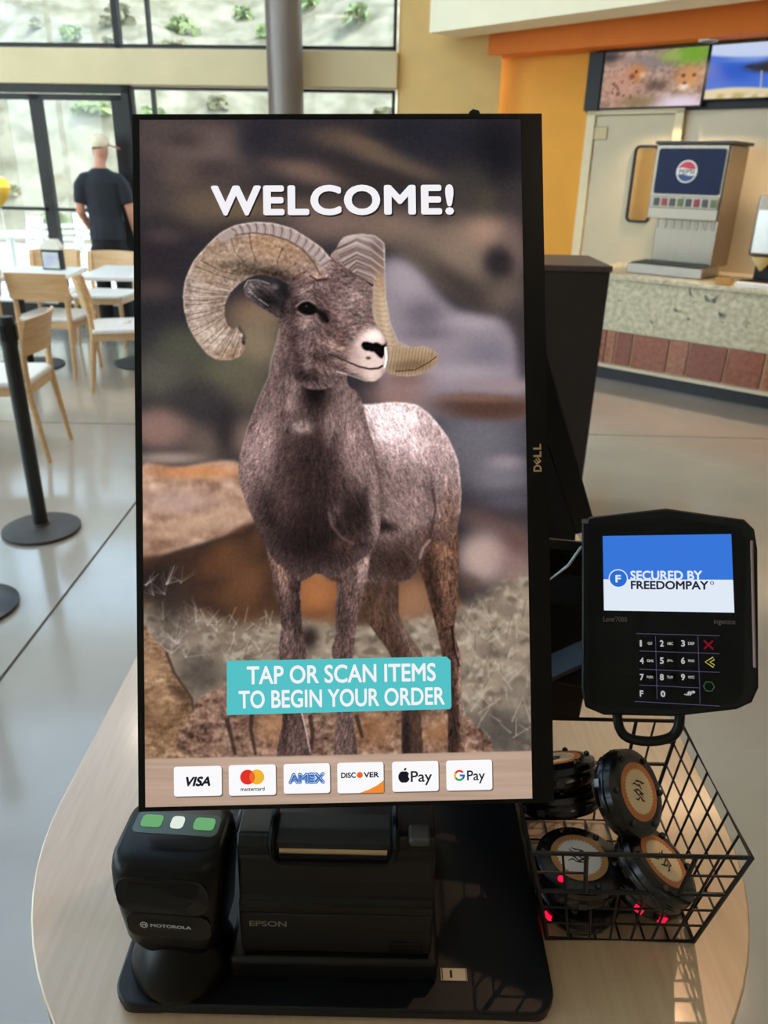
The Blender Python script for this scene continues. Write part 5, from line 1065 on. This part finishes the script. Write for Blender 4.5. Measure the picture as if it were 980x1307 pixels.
for w_ in range(4):
    n = 7
    for k in range(1, n):
        u = k/n
        top = VB if (w_ in (0, 2) and .24 < u < .76) else 1
        wire('wire', [side(u, 0, w_), side(u, top, w_)])
    for v in (.2, .39, VB, .79):
        if w_ in (0, 2) and v > VB:
            wire('wire', [side(0, v, w_), side(.25, v, w_)]); wire('wire', [side(.75, v, w_), side(1, v, w_)])
        else: wire('wire', [side(0, v, w_), side(1, v, w_)], .0019 if (v == VB and w_ in (0, 2)) else .0011)
    if w_ in (0, 2):
        for u in (.25, .75): wire('handle_wire', [side(u, VB, w_), side(u, 1, w_)], .0019, n=8)
for k in range(1, 6): wire('floor_wire', [(lerp(bX0, bX1, k/6), bY0, BZ), (lerp(bX0, bX1, k/6), bY1, BZ)])
for k in range(1, 5): wire('floor_wire', [(bX0, lerp(bY0, bY1, k/5), BZ), (bX1, lerp(bY0, bY1, k/5), BZ)])
# ------------------------------------------------------------------ paging discs
PGM = mat('pager black plastic', (16, 15, 18), .25, var=.1, coat=.2)
ST_O = [mat('orange brown sticker', (196, 118, 64), .5, var=.08, scale=200), mat('tan sticker', (176, 128, 74), .5, var=.08, scale=200)]
ST_C = [mat('cream sticker centre', (232, 208, 168), .5), mat('white sticker centre', (214, 208, 202), .5)]
INKP = mat('sticker ink', (24, 20, 20), .6); LEDOFF = mat('smoked lens', (44, 40, 42), .12); LEDON = emit('red led', (235, 20, 60), 1.6)
PR = .0375
def pager(label, loc, nrm, kind=0, spin=0., leds=(), seed=1):
    z = Vector(nrm).normalized(); ref = Vector((0, 1, 0)) if abs(z.y) < .9 else Vector((0, 0, 1)); x = ref.cross(z).normalized() if abs(z.y) < .9 else Vector((1, 0, 0)); M = frame(loc, x, z.cross(x)) @ Matrix.Rotation(spin, 4, 'Z')
    t = thing('paging_disc', label, 'pager', M=M, group='paging discs')
    obj('shell', lathe(B(), [(0, -.011), (PR-.004, -.011), (PR-.001, -.008), (PR, -.004), (PR-.0015, -.0005), (PR-.0015, .0005), (PR, .003), (PR-.001, .008), (PR-.006, .0105), (.024, .011), (0, .011)], 40), PGM, t, smooth=True)
    st = obj('sticker', prism(B(), circ(0, 0, .0245, 40), .011, .0113), ST_O[kind], t)
    zig = [((.0195 if k % 2 else .0178)*math.cos(2*PI*k/72), (.0195 if k % 2 else .0178)*math.sin(2*PI*k/72)) for k in range(72)]
    obj('sticker_centre', prism(B(), zig, .0113, .0115), ST_C[kind], st)
    r = random.Random(seed); b = B()
    for k in range(5):
        a0, y = r.uniform(-.010, -.003), .007-.0032*k; pts = [(a0+i*.0032, y+r.uniform(-.002, .002), .0116) for i in range(5)]
        tube(b, pts, [.0003, .0008, .0005, .0009, .0003], 5)
    obj('sticker_script', b, INKP, st)
    for k in range(6):
        a = 2*PI*k/6+.2; on = k in leds
        obj('led', lathe(B(), [(0, .0), (.0028, .0), (.0028, .0015), (.0015, .0028), (0, .003)], 10, Matrix.Translation((.0305*math.cos(a), .0305*math.sin(a), .0105))), LEDON if on else LEDOFF, t, smooth=True)
    for k in range(10):
        a = 2*PI*k/10; on = (k+20) in leds
        obj('rim_light', bx(-.0012, .0012, -.004, .004, -.003, .003), LEDON if on else LEDOFF, t, .0006).matrix_basis = Matrix.Rotation(a, 4, 'Z') @ Matrix.Translation((PR-.0010, 0, -.0045))
    return t
def facing(px, py, ratio, phi):
    v = -ray(px, py); v /= np.linalg.norm(v); a = math.acos(ratio)
    side_ = C_R*math.cos(math.radians(phi))+C_U*math.sin(math.radians(phi)); side_ -= v*(side_ @ v); side_ /= np.linalg.norm(side_)
    return v*math.cos(a)+side_*math.sin(a)
pager('paging disc lying flat with tan sticker and white centre in the basket', onz(737, 1106, .998), (0, 0, 1), 1, -.4, (4,), 3)
pager('paging disc standing on edge above the others in the basket, orange sticker', onz(802, 1012, 1.052), facing(806, 1014, .58, 8), 0, .3, (), 5)
pager('paging disc leaning over another in the basket, orange sticker', onz(836, 1107, 1.004), facing(840, 1106, .5, 38), 0, 1.1, (), 8)
pager('paging disc under the flat one in the basket, with a red rim light lit', (.182, .4985, .9565), (0, 0, 1), 1, 0, (26,), 9)
pager('paging disc at the bottom of the basket below the leaning one, red lights lit', (.243, .503, .970), (.38, 0, .93), 0, .5, (26, 27), 10)
pager('paging disc tilted away at the rear left of the basket', (.172, .557, 1.012), (-.16, .50, .86), 0, .3, (), 11)
pager('paging disc stacked on the tilted one at the rear left of the basket', (.168, .568, 1.035), (-.16, .50, .86), 0, .9, (), 12)
# ------------------------------------------------------------------ second kiosk on the same table, facing the other way
k2 = thing('ordering_kiosk', 'second kiosk display seen edge-on behind the first one', 'kiosk', (.05, 1.20, ZT))
K2I = Matrix.Translation((-.05, -1.20, -ZT))
up2 = Vector((-.363, 0, .932)); P0_ = Vector(onplane(756, 660, (0, 1.03, 0), (0, 1, 0)))
M3 = frame(P0_-up2*.02, (0, 1, 0), up2); M3i = M3                      # x along +Y (away), y up the lean, z towards +X
o = obj('monitor', bx(0, .326, 0, .526, -.030, 0), BLACK, k2, .002); o.matrix_basis = K2I @ M3
o2 = obj('rear_shell', bx(.05, .276, .1, .42, -.05, -.03), NAVY, o, .004); obj('bezel', ring(B(), rect4(.002, .324, .002, .524), rect4(.012, .314, .012, .512), 0, .0008), GLOSS, o)
obj('display', flat(B(), rect4(.012, .314, .012, .512), .0004), emit('second display dim', (60, 52, 50), .5), o)
b = B(); tri = [(.290, ZB), (.285, 1.075), (.19, 1.29), (.10, 1.29), (.05, ZB)]; loft(b, [[(x, y, z) for x, z in tri] for y in (1.035, 1.30)]); o = obj('stand_body', b, NAVY, k2, .003); o.matrix_basis = K2I
o = obj('stand_arm', bx(.13, .17, 1.17, 1.22, 1.29, 1.33), BLACK, k2, .003); o.matrix_basis = K2I
o = obj('base_plate', prism(B(), rrect(-.05, .29, .96, 1.36, .02), ZT, ZB), NAVY, k2, .002); o.matrix_basis = K2I
pager('paging disc lying flat on the base of the second kiosk', (.236, .992, ZB+.0112), (0, 0, 1), 0, .2, (), 13)
pager('paging disc propped behind the kiosk display, red light lit', (.234, .995, 1.022), (-.1, -.8, .4), 0, .8, (0, 1), 14)
